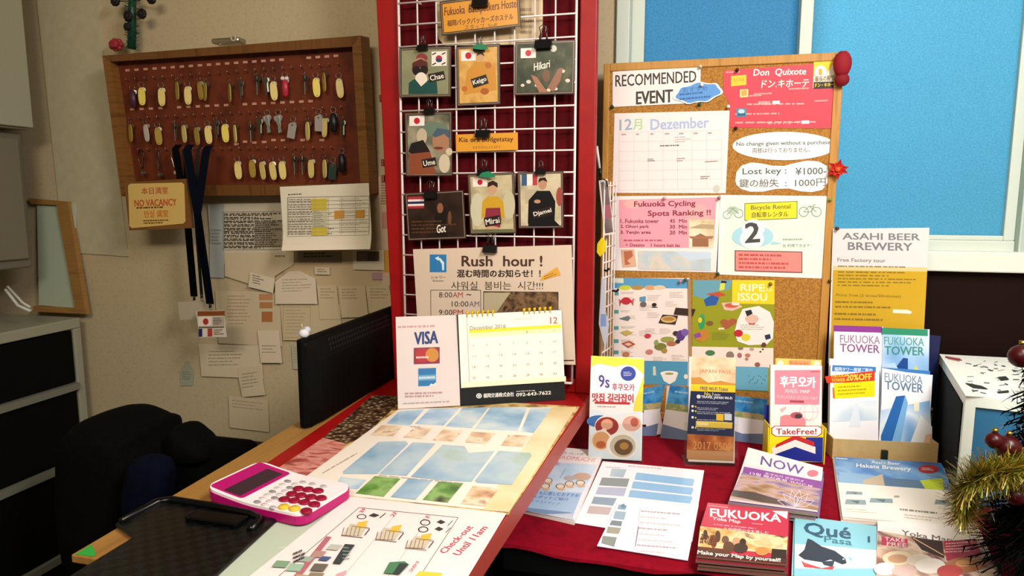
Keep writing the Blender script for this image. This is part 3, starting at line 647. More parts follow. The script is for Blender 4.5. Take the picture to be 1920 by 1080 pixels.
for q, k in (([(690, 466), (820, 480), (775, 528), (660, 510)], seaA), ([(860, 462), (990, 474), (905, 565), (765, 548)], greenph), ([(1030, 472), (1148, 484), (1065, 580), (940, 566)], seaB), ([(1180, 490), (1302, 500), (1225, 595), (1100, 580)], greenph), ([(1350, 512), (1485, 522), (1410, 612), (1290, 600)], food)): c.poly(q, k)
for q in ([(1010, 138), (1060, 130)],): c.lines(1040, 212, 1120, 215, 5, 1, '#8a8a8a', 1)
c.lines(600, 440, 860, 290, 20, 1, '#b8a898', 4, wd=0.3); c.lines(880, 456, 1400, 505, 6, 1, '#b8a898', 5, wd=0.5)
c.finish('large laminated sheet of sea and food photos lying on the counter behind the calculator', 'laminated sheet')
# pale green sleeve and check-out sheet
c = Card('plastic_sleeve', PZ(CZ), W4, [(640, 600), (780, 600), (300, 1100), (-70, 1100)], '#b9c4b0', t=0.0008, lift=0.0022, rough=0.25, outline=[(620, 585), (745, 600), (300, 1100), (-110, 1100), (345, 690)])
c.p(380, 815, 520, 815, 3, '#d0d8c6'); c.finish('pale green plastic sleeve sticking out left of the check-out sheet', 'plastic sleeve')
c = Card('check_out_sheet', PZ(CZ), W4, [(738, 562), (1518, 646), (1170, 1220), (20, 1130)], '#f0dfdc', t=0.0008, lift=0.0036, rough=0.25, fitrect=False)
c.box([(782, 618), (1278, 668), (930, 1200), (205, 1110)], 3.0, '#6a5a5c')
c.line(975, 640, 560, 1130, 2.2, '#b8a4a4'); c.line(1140, 655, 790, 1160, 2.2, '#b8a4a4')
def rot_t(s, x, y, ux, uy, L, vx, vy, H, col, b=0.0): c.t(s, x, y, x + ux * L, y + uy * L, H, col, b, down=(vx, vy))
dirx, diry = 0.50, -0.866
c.t('Check-out', 1180, 838, 1322, 705, 46, '#c2485c', 0.02, down=(0.72, 0.25)); c.t('Until 11am', 1250, 848, 1395, 708, 46, '#c2485c', 0.02, down=(0.72, 0.25))
for s_, x, y in (('1F', 1100, 678), ('2F', 935, 660), ('3F', 780, 642)): c.t(s_, x, y, x + 24, y - 24, 26, '#c25a6a', 0.02, down=(0.7, 0.2))
for x, y in ((1085, 700), (1075, 735)): c.ring(x + 28, y - 6, 26, 15, 0.22, '#2f2a2c'); c.poly([(x + 85, y - 8), (x + 105, y - 20), (x + 130, y - 8), (x + 108, y + 2)], '#3f3a3a'); c.line(x + 140, y + 10, x + 165, y - 15, 3, '#3f3a3a')
c.ring(795, 665, 24, 12, 0.2, '#2f2a2c'); c.poly([(830, 660), (855, 648), (885, 658), (860, 668)], '#3f3a3a'); c.line(885, 672, 915, 648, 4, '#3f3a3a')
for x, y in ((705, 700), (875, 722), (1025, 765)):
    c.poly([(x + 35, y), (x + 120, y + 10), (x + 88, y + 62), (x - 5, y + 58)], '#cdbfa8'); c.poly([(x + 72, y - 6), (x + 122, y - 14), (x + 105, y + 22), (x + 62, y + 26)], '#e0b84a')
    for k in range(5): c.line(x + 2 + k * 20, y + 20, x - 10 + k * 20, y + 64, 3, '#7a6a55')
    c.line(x - 12, y + 60, x + 95, y + 72, 3, '#6a5a48'); c.line(x + 40, y + 14, x + 130, y + 24, 3, '#8a7860'); c.line(x + 105, y + 60, x + 130, y + 28, 5, '#4a4444')
c.poly([(618, 768), (645, 772), (350, 1150), (310, 1145)], '#b06a74')
for x, y, w_, h_, col in ((565, 840, 55, 35, '#b08a80'), (600, 868, 46, 24, '#4a5a80'), (640, 808, 60, 30, '#b8b8b0'), (500, 868, 60, 30, '#9aa89a'), (440, 905, 70, 40, '#9ab8a0'), (370, 890, 70, 36, '#7f9f80'), (560, 905, 70, 40, '#6a6258'), (540, 950, 70, 40, '#8a7f6a'), (470, 960, 60, 40, '#b09a7a')): c.poly([(x, y), (x + w_, y + 4), (x + w_ - 25, y + h_), (x - 25, y + h_ - 4)], col)
c.poly([(712, 808), (762, 812), (690, 908), (650, 905)], '#3a4444'); c.lines(700, 820, 745, 823, 70, 4, '#8a9a94', 3, wd=0.3)
c.lines(452, 850, 520, 822, 60, 3, '#2c2c2c', 3, wd=0.5)
c.poly([(935, 900), (1010, 895), (1032, 912), (985, 960), (905, 955)], '#4f7f5f'); c.poly([(985, 905), (1030, 908), (985, 962), (950, 958)], '#3a4444'); c.t('201', 1030, 945, 1068, 895, 22, '#c25a6a', 0.0, down=(0.7, 0.2))
c.poly([(1085, 945), (1200, 955), (1110, 1110), (960, 1090)], '#e8c84a'); c.poly([(670, 960), (720, 940), (700, 985), (650, 990)], '#d0a0a8')
c.finish('white check-out floor plan sheet with pink lettering at the near end of the counter', 'laminated sheet')
# calculator
t_ = thing('calculator', 'white and magenta desk calculator on the counter edge', 'calculator', on_c(W5, 1200, 640))
TLc, TRc, BRc, BLc = [hit(PZ(CZ + 0.026), *W5(*p)) for p in ((1085, 468), (1565, 580), (1370, 755), (820, 630))]
Oc = (TLc + TRc + BRc + BLc) / 4; uc = ((TRc + BRc) - (TLc + BLc)).normalized(); vc = Vector((0, 0, 1)).cross(uc)
LW = ((TRc - TLc).length + (BRc - BLc).length) / 2; LH = abs((TLc - BLc).dot(vc) + (TRc - BRc).dot(vc)) / 2
Tc = Matrix((uc, vc, Vector((0, 0, 1)))).transposed().to_4x4(); Tc.translation = Vector((Oc.x, Oc.y, CZ))
def rrect(a, b, r, n=5):
    pts = []
    for cx, cy, s0 in ((a - r, b - r, 0), (-a + r, b - r, 1), (-a + r, -b + r, 2), (a - r, -b + r, 3)):
        for k in range(n + 1): an = PI / 2 * (s0 + k / n); pts.append((cx + r * math.cos(an), cy + r * math.sin(an)))
    return pts
def ztop(x): return 0.021 + 0.010 * max(0, -x / (LW / 2)) ** 1.5 + 0.002 * max(0, x / (LW / 2))
def wavy(pts, dz, zmin=None): return [(x, y, (ztop(x) + dz) if zmin is None else zmin) for x, y in pts]
mag = mat('#b01268', 0.3); wht = mat('#f2e6e8', 0.3)
def slab(m, a, b, r, d0, d1, mt, dx=0, dy=0, smooth=False):
    # subdivided lengthwise strip so that the top follows the wave
    xs = [-a + r * (1 - math.cos(PI / 2 * i / 5)) for i in range(6)]; xs += [-a + r + (2 * a - 2 * r) * i / 10 for i in range(1, 10)] + [-q for q in xs[::-1]]
    def hw(x):
        e = max(0, abs(x) - (a - r)); return b - r + math.sqrt(max(0, r * r - e * e))
    top = [[(x + dx, -hw(x) + dy, ztop(x + dx) + d1), (x + dx, hw(x) + dy, ztop(x + dx) + d1)] for x in xs]
    bot = [[(x + dx, -hw(x) + dy, max(0.004, ztop(x + dx) + d0)), (x + dx, hw(x) + dy, max(0.004, ztop(x + dx) + d0))] for x in xs]
    rings = [[t0[0], t0[1], b0[1], b0[0]] for t0, b0 in zip(top, bot)]
    m.loft(rings, mt, smooth=False, T=Tc)
m = MB(); slab(m, LW / 2, LH / 2, 0.020, -0.017, -0.004, mag); m.build('lower_shell', t_)
m = MB(); slab(m, LW / 2 - 0.001, LH / 2 - 0.001, 0.020, -0.004, 0.0, wht); m.build('top_shell', t_)
def cl(x, y):     # view pixel -> calculator local
    q = hit(PZ(CZ + 0.030), *W5(x, y)) - Vector((Oc.x, Oc.y, CZ)); return q.dot(uc), q.dot(vc)
dx_ = -LW / 2 + 0.038
m = MB(); slab(m, 0.034, LH / 2 - 0.007, 0.006, 0.0, 0.0012, mag, dx=dx_ + 0.002); dp = m.build('display_panel', t_)
m = MB(); slab(m, 0.0165, LH / 2 - 0.014, 0.002, 0.0012, 0.0018, mat('#3c2a30', 0.2), dx=dx_ + 0.012, dy=-0.004); m.build('display', dp)
def button(x, y, rx_, ry_, h, col):
    lx, ly = cl(x, y); b = MB(); z = ztop(lx)
    b.loft([[(lx + rx_ * f * math.cos(2 * PI * k / 14), ly + ry_ * f * math.sin(2 * PI * k / 14), z + hh) for k in range(14)] for f, hh in ((1, -0.001), (1, h * 0.7), (0.85, h))], mat(col, 0.3), T=Tc); b.build('button', t_)
for x, y in ((1305, 592), (1357, 598), (1410, 606), (1270, 620), (1318, 628), (1372, 638), (1426, 645), (1230, 648), (1283, 656), (1338, 666), (1390, 678), (1347, 713)): button(x, y, 0.0094, 0.0078, 0.0035, '#8e0a30')
for x, y in ((1228, 690), (1285, 700)): button(x, y, 0.0085, 0.0075, 0.004, '#e0b83c')
for i in range(7):
    for j in range(2):
        x, y = 1085 + i * 27 + j * 40, 658 - i * 18 + j * 16; button(x, y, 0.0065, 0.0040, 0.002, '#cfc4c4' if (i + j) % 3 else '#8f8a8c')
for x, y in ((1170, 690), (1330, 556), (1380, 566), (1440, 580)): button(x, y, 0.0065, 0.0040, 0.002, '#b8aeb0')
# black tray
t_ = thing('black_tray', 'glossy black tray with a raised rim on the near left end of the desk', 'tray', on_c(W5, 700, 850))
A, B, C_, D = [on_c(W5, *p) for p in ((560, 690), (1215, 775), (905, 1085), (215, 1085))]
C2, D2 = Vector((-0.565, 0.688, CZ)), Vector((-0.735, 0.690, CZ))
A = Vector((-0.785, 0.850, CZ)); B = Vector((-0.578, 0.838, CZ)); C2 = Vector((-0.558, 0.60, CZ)); D2 = Vector((-0.742, 0.60, CZ)); E2 = Vector((-0.742, 0.735, CZ)); F2 = Vector((-0.799, 0.760, CZ))
blk = mat('#050506', 0.25); chk = None
mm = bpy.data.materials.new('black_check_weave'); mm.use_nodes = True; nt = mm.node_tree; b_ = nt.nodes['Principled BSDF']
tc = nt.nodes.new('ShaderNodeTexCoord'); ck = nt.nodes.new('ShaderNodeTexChecker'); ck.inputs['Scale'].default_value = 75; ck.inputs[1].default_value = lin('#020303'); ck.inputs[2].default_value = lin('#0a0e12')
nt.links.new(tc.outputs['Object'], ck.inputs[0]); nt.links.new(ck.outputs[0], b_.inputs['Base Color']); b_.inputs['Roughness'].default_value = 0.3
op = [(p.x, p.y) for p in (A, B, C2, D2, E2, F2)]
m = MB(); m.prism(op, CZ + 0.0003, CZ + 0.008, mm); m.build('tray_base', t_, bevel=0.003)
m = MB(); m.tube([F2 + Vector((0.008, 0.004, 0.009)), Vector((-0.790, 0.832, CZ + 0.009)), Vector((-0.77, 0.843, CZ + 0.010)), Vector((-0.69, 0.838, CZ + 0.011)), Vector((-0.62, 0.832, CZ + 0.010)), Vector((-0.598, 0.822, CZ + 0.010)), Vector((-0.592, 0.79, CZ + 0.009))], 0.006, blk, n=10); m.build('rim', t_)
m = MB(); m.box(-0.705, -0.615, 0.790, 0.822, CZ + 0.008, CZ + 0.014, blk); m.build('pen_slot', t_, bevel=0.005)

c = Card('green_reflection_patch', PZ(CZ - 0.0012), W5, [(115, 964), (205, 908), (222, 975), (130, 968)], '#2f9a3c', t=0.0006, outline=[(118, 964), (200, 912), (225, 950), (222, 974)]); c.finish('green reflection painted on the near left corner of the wood desk strip', 'painted reflection')  # green reflection on the wood, painted as a flat coloured patch
# monitor
t_ = thing('monitor', 'black computer monitor seen from behind, left of the red panel', 'monitor', (-0.79, 1.47, CZ))
mk = noisy('black_plastic', ['#020202', '#040404'], 200, 0.6, 2, spec=0.12)
n0, n1 = 1.212, 1.72; ztp = hit(PX(-0.768), *V6(30, 610)).z
m = MB(); m.box(-0.776, -0.760, n0, n1, CZ + 0.0005, ztp - 0.002, mk); m.build('bezel', t_, bevel=0.004)
m = MB()
def mring(x, a, zt, zb): return [(x, n0 + a, zb), (x, n1 - a, zb), (x, n1 - a, zt), (x, n0 + a, zt)]
m.loft([mring(-0.761, 0.004, ztp - 0.004, CZ + 0.002), mring(-0.757, 0.006, ztp - 0.008, CZ + 0.002), mring(-0.7475, 0.05, ztp - 0.055, CZ + 0.002)], mk, smooth=False); hb = m.build('back_housing', t_, bevel=0.006)
m = MB()
for k in range(26):
    yy = n0 + 0.09 + k * 0.0125
    for j in range(3): 
        f = 0.25 + j * 0.22; x = -0.757 + 0.0095 * f; z = ztp - 0.008 - 0.047 * f; m.box(x - 0.0005, x + 0.0010, yy, yy + 0.0085, z - 0.0035, z + 0.0035, mat('#0e0e0d', 0.5))
g = m.build('vent_grille', hb)
m = MB(); m.box(-0.796, -0.762, 1.38, 1.55, CZ - 0.0015, CZ + 0.012, mk); m.build('stand', t_, bevel=0.003)
t_ = thing('figurine', 'tiny white figurine sitting on the near top corner of the monitor', 'figurine', (-0.770, n0 + 0.025, ztp))
m = MB(); yq = n0 + 0.022; m.ball((-0.770, yq, ztp + 0.007), 0.011, 0.011, 0.010, mat('#cfcfd2', 0.6)); m.ball((-0.770, yq + 0.012, ztp + 0.012), 0.008, 0.008, 0.008, mat('#b9bcc6', 0.6)); m.build('body', t_)
m = MB(); m.tube([(-0.770, yq - 0.002, ztp + 0.014), (-0.770, yq - 0.008, ztp + 0.028)], 0.0012, mat('#c8b070'), n=5); m.build('antenna', t_)
t_ = thing('black_box', 'low black box on the desk at the foot of the back wall, behind the jacket', 'box', (-0.95, 1.8, 0.9))
m = MB(); m.box(-1.45, -0.83, 1.60, 1.88, 0, 0.655, mat('#0a0a08', 0.6)); m.build('body', t_, bevel=0.004)
m = MB(); m.box(-1.47, -0.825, 1.58, 1.89, 0.655, 0.675, mat('#15130e', 0.5)); m.build('lid', t_, bevel=0.004)

# chair with a dark jacket over it
t_ = thing('office_chair', 'dark office chair between the drawer chest and the counter', 'chair', (-1.30, 1.25, 0))
bk = noisy('black_fabric', ['#030303', '#070707'], 90, 0.9, 3, spec=0.1)
m = MB()
for k in range(5):
    an = 2 * PI * k / 5 + 0.3; m.tube([(-1.3, 1.25, 0.10), (-1.3 + 0.28 * math.cos(an), 1.25 + 0.28 * math.sin(an), 0.06)], 0.02, bk, n=6); m.ball((-1.3 + 0.28 * math.cos(an), 1.25 + 0.28 * math.sin(an), 0.03), 0.03, 0.03, 0.03, bk, 8, 6)
m.build('base', t_); m = MB(); m.tube([(-1.3, 1.25, 0.10), (-1.3, 1.25, 0.44)], 0.03, bk, n=10); m.build('gas_lift', t_)
m = MB(); m.box(-1.52, -1.08, 1.0, 1.44, 0.44, 0.52, bk); m.build('seat', t_, bevel=0.03, seg=3)
m = MB(); m.box(-1.51, -1.06, 1.42, 1.48, 0.52, 0.86, bk); m.build('backrest', t_, bevel=0.025, seg=3)
# jacket: profile read off its outline, given depth
pj = [hit(PY(1.45), *W5(*p)) for p in ((150, 250), (215, 222), (290, 192), (350, 174), (410, 168), (470, 182), (520, 205), (560, 228), (600, 226), (612, 258), (615, 300), (632, 335), (660, 420), (640, 560), (600, 760), (560, 900), (440, 1150), (150, 1150))]
rings = []
cx = sum(p.x for p in pj) / len(pj); cz = sum(p.z for p in pj) / len(pj)
for dy, f in ((-0.16, 0.55), (-0.13, 0.80), (-0.07, 0.96), (0.0, 1.0), (0.05, 0.96), (0.09, 0.75)):
    rings.append([(cx + (p.x - cx) * f, 1.45 + dy, cz + (p.z - cz) * f) for p in pj])
m = MB(); m.loft(rings, bk); o = m.build('black_jacket', subsurf=1)
tag(o, 'black jacket draped in a hump over the dark office chair', 'jacket')
m = MB(); pc = [hit(PY(1.42), *W5(*p)) for p in ((632, 335), (640, 300), (665, 286), (690, 290), (760, 350), (850, 440), (800, 470), (700, 480), (640, 460))]
c0 = sum((p for p in pc), Vector()) / len(pc)
m.loft([[tuple(c0 + (p - c0) * f * 1.16 + Vector((0, dy, 0))) for p in pc] for dy, f in ((-0.04, 0.8), (0, 1.0), (0.05, 0.95), (0.08, 0.7))], bk); m.build('collar', o, subsurf=1)
m = MB(); pb = [hit(PY(1.28), *W5(*p)) for p in ((395, 470), (450, 440), (520, 432), (590, 450), (620, 520), (610, 640), (560, 760), (470, 800), (360, 800), (370, 640))]
c0 = sum((p for p in pb), Vector()) / len(pb)
m.loft([[tuple(c0 + (p - c0) * f + Vector((0, dy, 0))) for p in pb] for dy, f in ((-0.03, 0.7), (-0.01, 0.95), (0.02, 1.0), (0.05, 0.8))], noisy('navy_fabric', ['#020514', '#040a20'], 40, 0.9, 3, spec=0.1)); tag(m.build('blue_cloth', subsurf=1), 'dark blue cloth hanging at the front of the black jacket', 'cloth')

# ================================================================== red panel with the wire grid
PYF = 1.615
xl, xr = -0.762, -0.2195
zt = 2.25
t_ = thing('display_board', 'tall bright red framed panel with a dark red inset standing on the counter end', 'panel', (-0.47, PYF, CZ))
inset = noisy('dark_red_cloth', ['#40040a', '#54060e', '#4a050c'], 10, 0.8, 3, spec=0.1)
m = MB()
xi0, xi1, zi0 = xl + 0.052, xr - 0.040, CZ + 0.035
m.add([(x, y, z) for y in (PYF, PYF + 0.03) for x, z in ((-0.744, CZ), (xi0, CZ), (xi0, zt), (-0.776, zt))], [(0, 1, 2, 3), (7, 6, 5, 4), (0, 4, 5, 1), (1, 5, 6, 2), (2, 6, 7, 3), (3, 7, 4, 0)], redp); m.box(xi1, xr, PYF, PYF + 0.03, CZ, zt, redp); m.box(xi0, xi1, PYF, PYF + 0.03, CZ, zi0, redp); m.box(xi0, xi1, PYF, PYF + 0.03, zt - 0.04, zt, redp)
m.build('frame', t_, bevel=0.003)
m = MB(); m.box(xi0 - 0.003, xi1 + 0.003, PYF + 0.012, PYF + 0.024, zi0 - 0.003, zt - 0.03, inset); m.build('inset_panel', t_)
for zz in (1.72, 1.56, 1.52):
    m = MB(); m.box(xl - 0.008, xl + 0.001, PYF + 0.005, PYF + 0.022, zz, zz + 0.018, mat('#6a3a2c', 0.4)); m.build('hinge', t_, bevel=0.002)
wire = mat('#e8dcd6', 0.35)
def wx(u): return -0.703 + u * 0.438          # across
GY = 1.602
m = MB(); gz0, gz1 = 1.029, 2.05
NXg, NZg = 9, 20
for i in range(NXg + 1):
    r_ = 0.0032 if i in (0, NXg) else 0.0021; sh = 0.018 * 0
    m.tube([(wx(i / NXg), GY, gz0), (wx(i / NXg), GY, gz1)], r_, wire, n=6)
for j in range(NZg + 1):
    z = gz0 + j * (gz1 - gz0) / NZg; r_ = 0.0032 if j in (0, NZg) else 0.0021
    m.tube([(wx(0), GY - 0.003, z), (wx(1), GY - 0.003, z)], r_, wire, n=6)
t_ = thing('wire_grid', 'white wire grid hung on the front of the red panel', 'wire grid', (-0.45, GY, gz0)); m.build('mesh', t_)
for x in (wx(0.11), wx(0.89)):
    for z in (1.30, 1.95):
        h = MB(); h.tube([(x, GY + 0.002, z), (x, PYF + 0.014, z)], 0.003, wire, n=6); h.build('standoff', t_)
# plate behind the grid
c = Card('rounded_plate', PY(1.620), V5, [(265, -60), (715, -90), (712, 178), (270, 195)], '#cdb690', t=0.004, outline=[(265, -60), (715, -80), (714, 120), (690, 170), (650, 188), (300, 192), (275, 165), (268, 120)], rough=0.3)
c.poly([(275, -55), (706, -75), (705, 118), (684, 160), (648, 178), (305, 182), (283, 158), (277, 118)], '#bfa47c'); c.lines(620, 30, 690, 28, 120, 5, '#8a7050', 3)
c.finish('rounded cream plate behind the wire grid at the top of the red panel', 'plate')

def japan(c, x, y, w_, h_):
    c.p(x, y, x + w_, y - 2, h_, '#f0e2d8'); c.e(x + w_ / 2, y + h_ / 2 - 1, h_ * 0.30, h_ * 0.32, '#c0202c')
PC = 1.590
DKB = '#3a2b24'
def pcard(lab, cs, bgm, draw, grp='laminated staff cards on the wire grid'):
    c = Card('photo_card', PY(PC), V5, cs, DKB, t=0.0025, rough=0.3); c.inset(0.0028, '#a08a74'); c.inset(0.0040, DKB); c.inset(0.0062, bgm)
    draw(c); return c.finish(lab, 'photo card', grp)
def nametag(c, s, x, y, ang, w_, h_):
    a = math.radians(ang); ux, uy = math.cos(a), math.sin(a); dn = (-uy, ux)
    x0, y0 = x - ux * w_ / 2 + uy * h_ / 2, y - uy * w_ / 2 - ux * h_ / 2
    c.poly([(x0, y0), (x0 + ux * w_, y0 + uy * w_), (x0 + ux * w_ + dn[0] * h_, y0 + uy * w_ + dn[1] * h_), (x0 + dn[0] * h_, y0 + dn[1] * h_)], '#2a211c')
    th = h_ * 0.62; tx, ty = x0 + ux * 5 + dn[0] * h_ * 0.2, y0 + uy * 5 + dn[1] * h_ * 0.2
    c.t(s, tx, ty, tx + ux * (w_ - 10), ty + uy * (w_ - 10), th, '#f0e4d4', 0.015, down=dn)
def a1(c):
    c.e(205, 245, 24, 20, '#8a3a3a'); c.e(198, 290, 34, 46, '#b98a6a'); c.poly([(163, 300), (165, 265), (200, 248), (228, 262), (232, 300), (222, 285), (175, 285)], '#5a2a26')
    c.e(182, 298, 17, 20, '#241a18'); c.e(214, 296, 17, 20, '#241a18'); c.e(202, 335, 26, 30, '#e8d8c4'); c.poly([(148, 398), (150, 350), (175, 332), (202, 365), (232, 338), (268, 345), (272, 396)], '#1f4a44')
    c.p(246, 218, 310, 215, 62, '#efe2d4'); c.e(277, 248, 14, 15, '#a83040'); c.e(277, 255, 13, 8, '#2a3a70')
    for x, y in ((257, 227), (297, 226), (257, 270), (297, 268)): c.line(x - 8, y + 4, x + 8, y - 4, 5, '#2a2420')
    nametag(c, 'Chae', 268, 324, -12, 68, 36)
def a2(c):
    c.e(452, 240, 15, 18, '#c79a74'); c.poly([(436, 236), (440, 222), (462, 220), (470, 238), (452, 228)], '#3a2418'); c.poly([(395, 300), (430, 262), (475, 258), (515, 285), (520, 380), (380, 400)], '#c98a34')
    c.e(485, 275, 14, 14, '#b86a2a'); c.e(385, 375, 12, 12, '#b86a2a'); c.e(470, 385, 18, 14, '#a85a24'); japan(c, 370, 214, 62, 44); nametag(c, 'Keigo', 449, 343, -18, 68, 40)
def a3(c):
    c.e(760, 205, 14, 14, '#c8c4b4')
    for x, y, r_ in ((655, 345, 10), (690, 360, 9), (800, 300, 9), (820, 340, 10), (740, 380, 9), (770, 375, 8), (630, 360, 8)): c.e(x, y, r_, r_ * 0.8, '#d8c8b4')
    c.poly([(665, 315), (690, 325), (725, 375), (740, 388), (700, 390)], '#a06a50'); c.poly([(800, 285), (780, 290), (735, 370), (760, 388), (790, 340)], '#8f5f48'); c.e(730, 320, 16, 26, '#6f4a38')
    japan(c, 622, 204, 64, 42); c.t('Hikari', 678, 268, 745, 252, 32, '#ece0d0', 0.015)
def a4(c):
    c.e(255, 545, 60, 30, '#6a7a6a'); c.e(205, 575, 22, 34, '#bfae94'); c.poly([(148, 640), (160, 605), (210, 590), (240, 640), (170, 655)], '#241c1a'); c.poly([(150, 650), (240, 640), (265, 735), (150, 738)], '#8a4a30')
    c.e(285, 595, 36, 48, '#a8785a'); c.poly([(248, 570), (270, 540), (320, 548), (325, 590), (300, 565), (262, 580)], '#4a5a6a'); c.e(275, 625, 20, 6, '#6a3a30'); c.e(300, 690, 24, 40, '#cdbca0'); c.e(320, 640, 14, 16, '#cdbca0')
    japan(c, 152, 490, 64, 42); nametag(c, 'Ume', 236, 686, -10, 60, 36)
def a5(c):
    c.e(282, 878, 13, 22, '#8a5a40'); c.poly([(255, 945), (262, 905), (282, 898), (306, 905), (312, 998), (262, 1000)], '#1c1614'); c.e(322, 920, 8, 30, '#6a4430'); c.lines(160, 930, 360, 925, 60, 4, '#5a3a22', 8, wd=0.4)
    c.p(146, 830, 214, 828, 12, '#a8323c'); c.p(146, 842, 214, 840, 9, '#eadcd0'); c.p(146, 851, 214, 849, 10, '#2a2a60'); c.p(146, 861, 214, 859, 9, '#eadcd0'); c.p(146, 870, 214, 868, 10, '#a8323c')
    c.t('Got', 268, 950, 306, 945, 34, '#ece0d0', 0.015)
def a6(c):
    c.e(440, 885, 30, 70, '#c8c2a4'); c.e(572, 865, 26, 60, '#c2b898'); c.poly([(455, 925), (460, 850), (480, 830), (525, 828), (548, 850), (555, 925), (520, 900), (485, 900)], '#c79a2a'); c.poly([(470, 925), (475, 878), (535, 876), (540, 925), (535, 960), (475, 960)], '#8a3040')
    c.e(502, 795, 20, 28, '#c49a78'); c.poly([(482, 790), (484, 770), (505, 762), (524, 772), (525, 792), (505, 780)], '#33201a'); c.e(502, 964, 30, 10, '#c49a78'); c.p(415, 968, 590, 966, 14, '#6a6a48')
    japan(c, 420, 752, 60, 36); nametag(c, 'Mirai', 503, 932, -10, 68, 38)
def a7(c):
    c.p(640, 800, 700, 798, 60, '#b8a88c'); c.e(785, 830, 14, 40, '#9a4a40'); c.poly([(652, 940), (655, 845), (690, 805), (745, 805), (768, 850), (765, 930), (790, 955), (655, 955)], '#161516'); c.e(714, 775, 18, 26, '#b98a6a'); c.poly([(695, 770), (700, 752), (725, 748), (736, 768), (715, 760)], '#2a1c18')
    c.e(692, 850, 14, 8, '#b98a6a'); c.p(626, 736, 648, 735, 48, '#3a5a7a'); c.p(648, 735, 672, 734, 48, '#ece0d4'); c.p(672, 734, 692, 733, 48, '#b04048'); nametag(c, 'Djamel', 714, 897, -14, 86, 36)
ph = lambda n, cols, sc=18: noisy(n, cols, sc, 0.35, 3)
pcard('staff card of a person in dark goggles and white face mask, with a Korean flag', [(108, 202), (326, 194), (330, 408), (112, 412)], ph('photo_khaki', ['#7a7a5a', '#93906c']), a1)
pcard('staff card of a person in an orange robe with a red-disc flag, top middle', [(348, 196), (528, 186), (541, 438), (355, 450)], ph('photo_orange', ['#b87a34', '#d8a85a', '#c08a40']), a2)
pcard('landscape staff card of a crowd with raised arms on dark green, top right', [(596, 178), (850, 168), (848, 396), (598, 402)], ph('photo_dark_green', ['#1c2416', '#38402a', '#5a5840'], 26), a3)
pcard('staff card of people outdoors with a red-disc flag at the left edge, middle height', [(132, 476), (330, 470), (334, 742), (138, 744)], ph('photo_grey_green', ['#3a3c30', '#7a7660', '#a89a80'], 22), a4)
pcard('dark landscape staff card with a red and white striped flag, lower left', [(133, 812), (380, 804), (392, 1004), (146, 1018)], ph('photo_dark_brown', ['#140e0b', '#2c1c14', '#3a281a']), a5)
pcard('staff card of a person in a yellow kimono, lower middle', [(398, 736), (598, 724), (600, 984), (408, 988)], ph('photo_tan', ['#a89472', '#c8b892', '#8f8260'], 14), a6)
pcard('staff card of a person in a long black coat with a French flag, lower right', [(608, 726), (800, 720), (806, 962), (612, 964)], ph('photo_beige', ['#b8a684', '#d0c0a0', '#8f8468'], 14), a7)
# orange plates
c = Card('hostel_sign', PY(PC), V5, [(280, 8), (616, -38), (622, 112), (288, 150)], DKB, t=0.0025, rough=0.3); c.inset(0.0030, '#b08a50'); c.inset(0.0042, DKB); c.inset(0.0065, '#d8922a')
c.t('Fukuoka  Backpackers Hostel', 300, 32, 608, -4, 46, '#6a2a1a', 0.01); c.t('福岡バックパッカーズホステル', 312, 86, 590, 56, 26, '#5a2418', 0.015); c.t('スタッフ  Staff', 385, 106, 522, 94, 22, '#8a5a20', 0.01)
c.finish('orange framed hostel staff title plate at the top of the wire grid', 'sign')
c = Card('orange_strip', PY(PC), V5, [(346, 568), (608, 558), (611, 632), (350, 640)], '#dc982c', t=0.001, rough=0.4)
c.t('Kia ora Budgetstay', 362, 580, 590, 576, 26, '#5a2a18', 0.02); c.t('キオラバジェットステイ', 420, 616, 536, 613, 14, '#7a4a20', 0.01); c.finish('small orange name strip clipped in the middle of the wire grid', 'sign')
# rush hour sheet
c = Card('rush_hour_notice', PY(PC - 0.001), V6, [(697, 74), (1632, 74), (1642, 762), (706, 770)], '#d8c2ac', t=0.0005, rough=0.5)
c.p(780, 118, 880, 118, 106, '#2f79b0'); c.poly([(818, 134), (845, 140), (866, 165), (866, 212), (855, 212), (852, 175), (838, 152), (818, 146)], '#d8e4e8'); c.poly([(812, 140), (835, 128), (832, 156)], '#d8e4e8')
c.t('シャワー', 788, 245, 876, 245, 20, '#3a302a', 0.01); c.t('Shower', 798, 268, 866, 268, 12, '#3a302a', 0.01)
c.t('Rush  hour !', 972, 126, 1450, 126, 62, '#4a3024', 0.03); c.t('混む時間のお知らせ！！', 944, 208, 1440, 208, 46, '#3a2a22', 0.03); c.t('샤워실  붐비는  시간!!!', 908, 278, 1456, 278, 50, '#4a3a30', 0.0)
c.box([(787, 330), (1084, 330), (1086, 720), (790, 720)], 3, '#4a4038'); c.t('8:00', 836, 342, 915, 342, 32, '#4a403a'); c.t('AM', 918, 342, 978, 342, 32, '#b04a4a'); c.t('~', 1000, 352, 1028, 352, 10, '#4a403a', 0.02)
c.t('10:00', 912, 396, 1012, 396, 32, '#4a403a'); c.t('AM', 1016, 396, 1076, 396, 32, '#77707a'); c.t('9:00', 836, 446, 916, 446, 32, '#4a403a'); c.t('PM', 920, 446, 980, 446, 32, '#b04a4a')
c.p(1102, 338, 1546, 342, 290, ph('photo_crowd', ['#2a2018', '#5a4430', '#8a6a4a', '#3a2c20'], 45)); c.poly([(1104, 345), (1262, 345), (1180, 460), (1104, 460)], '#b9ab8c'); c.box([(1102, 338), (1546, 342), (1546, 632), (1102, 628)], 3, '#3a302a')
c.poly([(1455, 245), (1540, 192), (1562, 240), (1435, 275)], '#dca23c'); c.lines(1462, 245, 1545, 212, 26, 2, '#8a5a20', 3, wd=0.4)
